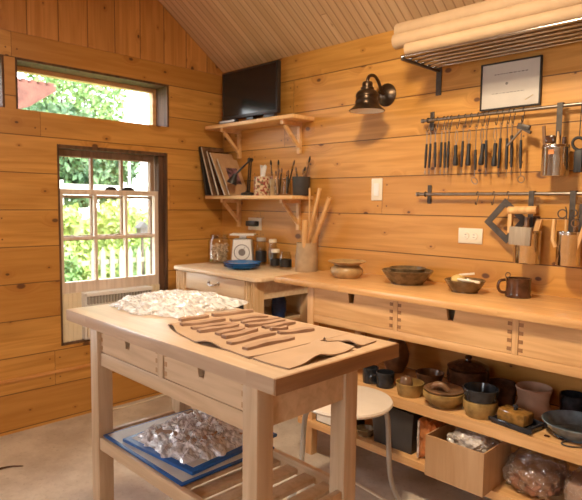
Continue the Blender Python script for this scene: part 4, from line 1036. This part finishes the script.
# ------------------------------------------------------------------ pots on the bench shelf
Z = .4305
def lid(c, r, mat, parent, kn=.012, h=.018):
    o = obj('lid', lathe(B(), [(0, -.004), (r * .9, -.004), (r, 0), (r * 1.0, .003), (r * .6, h * .7), (kn * .8, h), (kn * .7, h + .006), (kn, h + .012), (kn * .8, h + .02), (0, h + .021)], c, 30), mat, parent); return o
pot('dark_jar', 'black jar half hidden behind the stool seat', 'jar', (1.585, -.37, Z), bowl(.034, .038, .07), 'blackglaze')
t = pot('mug', 'glossy black mug behind the stool on the middle shelf', 'mug', (1.668, -.37, Z), bowl(.040, .042, .066), 'blackglaze')
obj('handle', tube(B(), [(1.640, -.402, Z + .052), (1.625, -.418, Z + .05), (1.622, -.421, Z + .03), (1.632, -.411, Z + .014), (1.642, -.40, Z + .014)], .005, 8, smooth=1), 'blackglaze', t)
b = B(); m3 = rot('Y', 14) ; c = (1.565, -.14, Z)
pot('vase', 'brown round vase at the back of the middle shelf behind the cart corner', 'vase', c, [(0, 0), (.04, 0), (.062, .05), (.066, .09), (.05, .14), (.03, .165), (.036, .185), (.03, .185), (.024, .165), (.04, .14), (.058, .09), (.05, .04), (0, .01)], 'midbrown')
c = (1.808, -.385, Z); t = pot('bowl', 'ochre bowl holding a small round pot, left on the middle shelf', 'bowl', c, bowl(.05, .062, .056), 'ochre')
pot('round_pot', 'small round brown pot sitting inside the ochre bowl', 'pot', (1.793, -.39, Z + .0125), [(0, 0), (.018, 0), (.027, .018), (.030, .038), (.024, .058), (.014, .066), (.012, .062), (0, .06)], 'midbrown')
pot('bowl', 'dark brown bowl behind the ochre bowl', 'bowl', (1.80, -.21, Z), bowl(.045, .065, .06), 'midbrown')
c = (1.972, -.385, Z); t = pot('casserole_dish', 'yellow casserole with a brown upturned lid in the middle of the shelf', 'casserole', c, bowl(.056, .084, .058, belly=.012), 'ochre')
obj('lid', lathe(B(), [(0, .046), (.062, .050), (.078, .062), (.080, .068), (.074, .070), (.058, .060), (0, .056)], c, 32), 'midbrown', t)
b = B(); tube(b, [(c[0] - .045, c[1] - .012, Z + .062), (c[0] - .03, c[1] - .012, Z + .082), (c[0] + .0, c[1] - .006, Z + .082), (c[0] + .02, c[1], Z + .062)], [.012, .014, .013, .011], 10, smooth=2); obj('lid_handle', b, 'midbrown', t)
c = (1.955, -.15, Z); t = pot('lidded_pot', 'big dark lidded pot behind the yellow casserole', 'pot', c, bowl(.07, .088, .10, belly=.01), 'brownglaze'); lid((c[0], c[1], Z + .108), .090, 'brownglaze', t, .016, .03)
c = (2.132, -.385, Z); pot('bowl', 'ochre pot under a blue black bowl on the middle shelf', 'bowl', c, bowl(.054, .066, .062, belly=.006), 'ochre')
pot('bowl', 'blue black bowl stacked on the ochre pot', 'bowl', (2.132, -.385, Z + .0655), bowl(.060, .070, .045), 'blackglaze')
pot('bowl', 'dark bowl between the stacked pots and the pink clay pot', 'bowl', (2.125, -.19, Z), bowl(.055, .064, .085), 'brownglaze')
c = (2.262, -.195, Z); pot('flared_pot', 'unglazed pinkish clay pot with a flared foot', 'pot', c, [(0, 0), (.074, 0), (.076, .008), (.068, .02), (.058, .045), (.062, .075), (.070, .10), (.066, .104), (.056, .078), (.05, .045), (.05, .012), (0, .01)], 'bisque')
c = Vector((2.278, -.378, Z)); t = thing('butter_dish', 'amber lidded butter dish on a black tray at the shelf front', 'butter dish', c)
b = B(); RB = rot('Z', -8)
obox(b, c + Vector((0, 0, .005)), (.152, .112, .010), RB)
for s in (-1, 1): obox(b, c + RB @ Vector((0, .054 * s, .014)), (.175, .008, .016), RB); obox(b, c + RB @ Vector((  .0725 * s, 0, .014)), (.008, .10, .016), RB)
bevel(b, .003); obj('tray', b, 'blackglaze', t)
b = B(); obox(b, c + Vector((-.01, 0, .034)), (.112, .072, .046), RB); bevel(b, .008); cv = obj('cover', b, 'amber', t)
b = B(); lathe(b, [(0, 0), (.008, 0), (.007, .006), (.011, .012), (.008, .019), (0, .02)], c + Vector((-.01, 0, .057)), 16); obj('knob', b, 'blackglaze', cv)
c = (2.462, -.315, Z); pot('serving_bowl', 'wide blue white serving bowl at the right end of the middle shelf', 'bowl', c, bowl(.075, .115, .05), 'bluewhite')
pot('dark_jar', 'dark jar at the back right of the middle shelf', 'jar', (2.385, -.12, Z), bowl(.045, .05, .085), 'blackglaze'); pot('dark_jar', 'second dark jar in the back right corner of the middle shelf', 'jar', (2.52, -.12, Z), bowl(.05, .05, .10), 'blackglaze')
b = ring(B(), (2.49, -.405, Z + .003), .045, .0028, (0, 0, 1), 28, 6, .55); tag(obj('wire_hoop', b, 'darksteel', org=(2.49, -.405, Z)), 'thin black wire hoop lying at the front of the shelf', 'hoop')
for x, y, l in ((2.395, -.402, 'small dark block left of the wire hoop on the shelf'), (2.44, -.392, 'small dark block inside the wire hoop end')):
    b = B(); box(b, x - .009, x + .009, y - .006, y + .006, Z, Z + .004); bevel(b, .001); tag(obj('small_block', b, 'brownglaze', org=(x, y, Z)), l, 'block')
# bottom shelf
Z = .1805
t = thing('flat_box', 'flat dark box with a white label on the bottom shelf left end', 'box', (1.40, -.36, Z))
b = B(); box(b, 1.305, 1.50, -.432, -.29, Z, Z + .056); bevel(b, .002); obj('carton', b, 'crate', t)
lb = obj('label', box(B(), 1.312, 1.49, -.4332, -.4322, Z + .006, Z + .05), 'white', t); obj('label_mark', box(B(), 1.425, 1.455, -.4340, -.4333, Z + .012, Z + .026), 'ink', lb)
pot('small_dish', 'little olive dish beside the grey crate on the bottom shelf', 'dish', (1.575, -.385, Z), bowl(.035, .045, .03), 'olive')
t = thing('plastic_crate', 'dark grey plastic crate on the bottom shelf behind the stool leg', 'crate', (1.75, -.28, Z))
b = B(); ws = []
for z, g_ in ((Z, .012), (Z + .185, 0)):
    ws.append([b.verts.new((x, y, z)) for x, y in ((1.635 + g_, -.425 + g_), (1.855 - g_, -.425 + g_), (1.855 - g_, -.14 - g_), (1.635 + g_, -.14 - g_))])
wi = [[b.verts.new(v.co + Vector((.006 * (1 if v.co.x < 1.74 else -1), .006 * (1 if v.co.y < -.28 else -1), .006 if i == 0 else 0))) for v in r] for i, r in enumerate(ws)]
for k in range(4):
    k2 = (k + 1) % 4
    b.faces.new((ws[0][k], ws[0][k2], ws[1][k2], ws[1][k])); b.faces.new((wi[0][k2], wi[0][k], wi[1][k], wi[1][k2])); b.faces.new((ws[1][k], ws[1][k2], wi[1][k2], wi[1][k]))
b.faces.new(ws[0][::-1]); b.faces.new(wi[0])
obj('bin', b, 'crate', t)
for ya, yb in ((-.431, -.4255), (-.1395, -.134)): obj('rim', box(B(), 1.629, 1.861, ya, yb, Z + .172, Z + .187), 'crate', t)
# orange wrapped clay bag
def lump(c, sx_, sy_, sz_, seed, amp=.12, sub=4, boxy=.5):
    b = B(); bmesh.ops.create_icosphere(b, subdivisions=sub, radius=1)
    for v in b.verts:
        p = v.co.copy(); m_ = max(abs(p.x), abs(p.y), abs(p.z)); q = p.lerp(p / m_, boxy)
        q *= 1 + amp * noise.noise(p * 3.2 + Vector((seed, 0, 0))) + amp * .6 * noise.noise(p * 8 + Vector((0, seed, 0)))
        v.co = Vector((q.x * sx_, q.y * sy_, max(q.z, -.97) * sz_)) + Vector(c)
    return b
t = thing('clay_bag', 'orange wrapped bag of clay squeezed between crate and cardboard box', 'bag', (1.925, -.3, Z))
obj('bag', lump((1.918, -.305, Z + .088), .048, .12, .088, 2.0, .10, 4, .75), 'orangefilm', t)
b = B(); box(b, 1.884, 1.892, -.435, -.43, Z + .01, Z + .17); obj('pale_seam', b, 'whitebag', t)
# cardboard box
t = thing('cardboard_box', 'open brown cardboard box sticking out of the bottom shelf', 'box', (2.10, -.40, Z))
X0, X1, Y0, Y1, H = 1.978, 2.222, -.525, -.295, .165
for q in ((X0, X1, Y0, Y0 + .005), (X0, X1, Y1 - .005, Y1), (X0, X0 + .005, Y0 + .0052, Y1 - .0052), (X1 - .005, X1, Y0 + .0052, Y1 - .0052)):
    obj('side', box(B(), *q, Z, Z + H), 'card', t)
obj('bottom', box(B(), X0 + .0052, X1 - .0052, Y0 + .0052, Y1 - .0052, Z, Z + .005), 'card', t)
o = obj('plastic_bag', lump((2.11, -.40, Z + .122), .085, .085, .062, 5.0, .22, 5, .3), 'whitebag', org=(2.11, -.4, Z + .006)); tag(o, 'pale crumpled plastic bag bulging out of the cardboard box', 'bag')
t = thing('clay_sack', 'clear plastic sack of brown clay right of the cardboard box', 'bag', (2.335, -.33, Z))
obj('clay', lump((2.335, -.32, Z + .056), .090, .095, .056, 7.0, .18, 4, .35), 'rawclay', t)
b = lump((2.335, -.32, Z + .086), .100, .104, .086, 8.0, .22, 5, .3)
for v in b.verts:
    h_ = (v.co.z - Z) / .17
    if h_ > .6: s_ = 1 - .45 * (h_ - .6) / .4; v.co.x = 2.335 + (v.co.x - 2.335) * s_; v.co.y = -.32 + (v.co.y + .32) * s_
obj('sack', b, 'bag', t)
t = thing('clay_block', 'square block of clay wrapped in plastic at the bottom right corner', 'clay', (2.51, -.34, Z))
b = B(); box(b, 2.475, 2.62, -.42, -.25, Z, Z + .115); bevel(b, .01); obj('block', b, 'bisque', t)
obj('wrap', lump((2.548, -.335, Z + .063), .080, .092, .064, 11.0, .05, 5, .95), 'bag', t)

# bits on the floor ------------------------------------------------------
b = tube(B(), [(.39, -1.67, .004), (.394, -1.61, .006), (.40, -1.56, .005), (.433, -1.515, .003)], [.003, .006, .004, .002], 6, smooth=1); tag(obj('twig', b, 'brownglaze', org=(.4, -1.58, 0)), 'thin dark twig on the concrete at the left edge', 'twig')
b = bar(B(), (1.50, -.490, .004), (1.83, -.535, .004), .012, .006); tag(obj('strip', b, 'ivory', org=(1.7, -.51, 0)), 'thin pale strip on the floor under the stool', 'strip')

# ------------------------------------------------------------------ outside
GZ = -.35
struct('ground', box(B(), -60, -.15, -40, 60, GZ - .1, GZ), 'grass', label='grass outside the window')
def foliage(parent, c, r, n, s, mat, seed=0):
    random.seed(seed); b = B()
    for _ in range(n):
        while True:
            p = Vector((random.uniform(-1, 1), random.uniform(-1, 1), random.uniform(-1, 1)))
            if .35 < p.length < 1 + .18 * noise.noise(p * 3 + Vector((seed, 0, 0))): break
        q = Vector(c) + Vector((p.x * r[0], p.y * r[1], p.z * r[2]))
        if q.z < GZ + .02: continue
        m_ = rot('X', random.uniform(0, 180)) @ rot('Y', random.uniform(0, 180)) @ rot('Z', random.uniform(0, 180)); k = s * random.uniform(.6, 1.3)
        v = [b.verts.new(q + m_ @ Vector(t)) for t in ((-k * .5, 0, 0), (0, -k * .28, k * .08), (k * .5, 0, 0), (0, k * .28, k * .08))]
        b.faces.new(v)
    return obj('foliage', b, mat, parent, False)
def shrub(label, c, r, n, s, mat, seed, group=None, name='shrub', cat='shrub', stem=.03):
    t = thing(name, label, cat, (c[0], c[1], GZ), group)
    foliage(t, c, r, n, s, mat, seed)
    b = B(); tube(b, [(c[0], c[1], GZ), (c[0] + .03, c[1], (GZ + c[2]) / 2), (c[0], c[1], c[2])], [stem, stem * .5], 8)
    for k in range(5):
        a = k * 1.3; tube(b, [(c[0], c[1], (GZ + c[2]) / 2), (c[0] + r[0] * .5 * math.cos(a), c[1] + r[1] * .5 * math.sin(a), c[2] + r[2] * .3)], [stem * .6, stem * .2], 6)
    obj('trunk' if stem > .05 else 'stem', b, 'bark', t)
GS = 'bright shrubs beyond the picket fence'
shrub('bright lime shrub seen in the left panes', (-6.0, 1.35, .35), (.65, .62, .85), 2600, .13, 'leaf_lime', 11, GS)
shrub('bright lime shrub seen in the middle panes', (-6.6, 2.75, .4), (.65, .68, .9), 2600, .13, 'leaf_lime', 12, GS)
shrub('bright lime shrub seen in the right panes', (-6.2, 4.15, .35), (.65, .62, .85), 2600, .13, 'leaf_lime', 13, GS)
shrub('darker green shrub low in the left panes', (-4.75, .55, .15), (.5, .6, .52), 1800, .11, 'leaf_mid', 14)
shrub('dark green shrub behind the pickets on the right', (-4.75, 2.35, .1), (.45, .65, .55), 1800, .11, 'leaf_mid', 15)
fe = thing('picket_fence', 'low pale picket fence seen through the bottom panes', 'fence', (-4, 1.6, GZ))
for k in range(13):
    y = .92 + k * .135
    obj('picket', prism(B(), [(y, GZ), (y + .07, GZ), (y + .07, .56 - .004 * k), (y + .035, .65 - .004 * k), (y, .56 - .004 * k)], -4.01, -3.99, 'YZ'), 'stakes', fe, False)
for z in (.0, .4): obj('rail', box(B(), -4.045, -4.011, .8, 2.75, z, z + .06), 'stakes', fe, False)
bf = thing('board_fence', 'long white board fence beyond the garden shrubs', 'fence', (-9, 5, GZ))
obj('board', box(B(), -9.03, -9, 1.0, 9.0, 1.36, 1.62), 'fence', bf, False); obj('board', box(B(), -9.03, -9, 1.0, 9.0, .8, 1.1), 'fence', bf, False)
for k in range(6): obj('post', box(B(), -9.13, -9.031, 1.1 + k * 1.5, 1.2 + k * 1.5, GZ, 1.7), 'fence', bf, False)
bh = thing('birdhouse', 'little dark birdhouse on a post beyond the window', 'birdhouse', (-4.3, 1.86, GZ))
b = B(); box(b, -4.36, -4.24, 1.80, 1.92, .74, .87); obj('house', b, 'darksteel', bh); obj('roof', prism(B(), [(1.77, .868), (1.95, .868), (1.86, .96)], -4.38, -4.22, 'YZ'), 'crate', bh); obj('post', box(B(), -4.315, -4.285, 1.845, 1.875, GZ, .7395), 'bark', bh)
GTR = 'trees beyond the board fence'
shrub('dark leafy tree seen in the upper left panes', (-11.6, 3.7, 2.3), (1.2, 1.25, 1.5), 5200, .2, 'leaf_dark', 21, GTR, 'tree', 'tree', .12)
shrub('dark leafy tree seen in the upper middle pane', (-14.3, 6.2, 2.5), (1.1, 1.2, 1.4), 4200, .2, 'leaf_dark', 22, GTR, 'tree', 'tree', .12)
shrub('lower green tree seen in the upper right pane', (-13, 9.1, 1.2), (1.2, 1.3, 1.15), 3600, .2, 'leaf_mid', 23, GTR, 'tree', 'tree', .1)
shrub('tall tree seen through the long high window', (-18.5, 7.2, 5.0), (2.2, 1.9, 2.2), 4600, .22, 'leaf_mid', 24, GTR, 'tree', 'tree', .14)
nh = thing('neighbour_house', 'house with a red roof edge seen through the high window', 'house', (-6, -1, GZ))
obj('wall', box(B(), -7.5, -5.3, -3.0, .35, GZ, 2.45), 'fence', nh, False)
rf = obj('roof', prism(B(), [(-3.5, 2.86), (.92, 2.86), (.92, 2.80), (.55, 2.54), (.30, 2.46), (-3.5, 2.46)], -7.6, -5.0, 'YZ'), 'roof', nh, False)
b = B()
for k in range(16): lathe(b, [(0, 0), (.06, .0), (.06, .06), (0, .075)], (-5.06, .86 - k * .12, 2.845), 10)
obj('ridge_tile', b, 'roof', rf)
tag(obj('pole', tube(B(), [(-11, 5.35, GZ), (-11, 5.35, 4.6)], .035, 8), 'fence', org=(-11, 5.35, GZ)), 'pale pole seen through the long high window', 'pole')

# ------------------------------------------------------------------ light
def light(name, kind, loc, energy, color, size=None, direction=None, **kw):
    l = bpy.data.lights.new(name, kind); l.energy = energy; l.color = color
    o = bpy.data.objects.new(name, l); COL.objects.link(o); o.location = loc
    for k, v in kw.items(): setattr(l, k, v)
    if direction: o.rotation_euler = Vector(direction).to_track_quat('-Z', 'Y').to_euler()
    return o
light('ceiling_lamp', 'AREA', (2.0, -1.32, 2.36), 40, (1.0, .80, .54), direction=(0, .15, -1), shape='DISK', size=.44)
light('fill_lamp', 'AREA', (3.2, -2.9, 2.5), 1.5, (1.0, .76, .5), direction=(-.2, .2, -1), shape='DISK', size=.5)  # unseen warm lamp added as fill
light('sun', 'SUN', (0, 0, 8), 9.0, (1, .96, .88), direction=(-.6, -.35, -.72), angle=math.radians(.6))
light('opening_fill', 'AREA', (-.15, -2.7, 1.175), 14, (.88, .94, 1.0), direction=(1, 0, 0), shape='RECTANGLE', size=.58, size_y=.58)  # cool fill lamp added in the unseen left-wall opening
# lamp added in the unseen opening behind the camera for fill and reflections
for x0, x1, z0, z1 in HN:
    o = light('opening_fill', 'AREA', ((x0 + x1) / 2, -RD - .05, (z0 + z1) / 2), 3, (.88, .94, 1.0), direction=(0, 1, 0), shape='RECTANGLE', size=x1 - x0, size_y=z1 - z0)
W = bpy.data.worlds.new('sky'); S.world = W; W.use_nodes = True
bg = W.node_tree.nodes['Background']; bg.inputs[0].default_value = (.93, .97, 1, 1); bg.inputs[1].default_value = 9.0

# ------------------------------------------------------------------ camera
cam = bpy.data.cameras.new('camera'); co = bpy.data.objects.new('camera', cam); COL.objects.link(co)
r_ = Vector((0.70547434, 0.70863819, 0.01174202)); u_ = Vector((-0.06667439, 0.0498644, 0.99652801)); f_ = Vector((-0.70559229, 0.70380783, -0.08242607))
m4 = Matrix((r_, u_, -f_)).transposed().to_4x4(); m4.translation = Vector((3.12, -2.43, 1.25)); co.matrix_world = m4
cam.sensor_fit = 'HORIZONTAL'; cam.sensor_width = 36; cam.lens = 36 * 560.7 / 582; cam.clip_start = .02; cam.clip_end = 200
cam.dof.use_dof = True; cam.dof.focus_distance = 1.75; cam.dof.aperture_fstop = 6.3
S.camera = co
S.view_settings.view_transform = 'Standard'; S.view_settings.look = 'None'; S.view_settings.gamma = 1; S.view_settings.use_curve_mapping = False
S.view_settings.exposure = 0.12
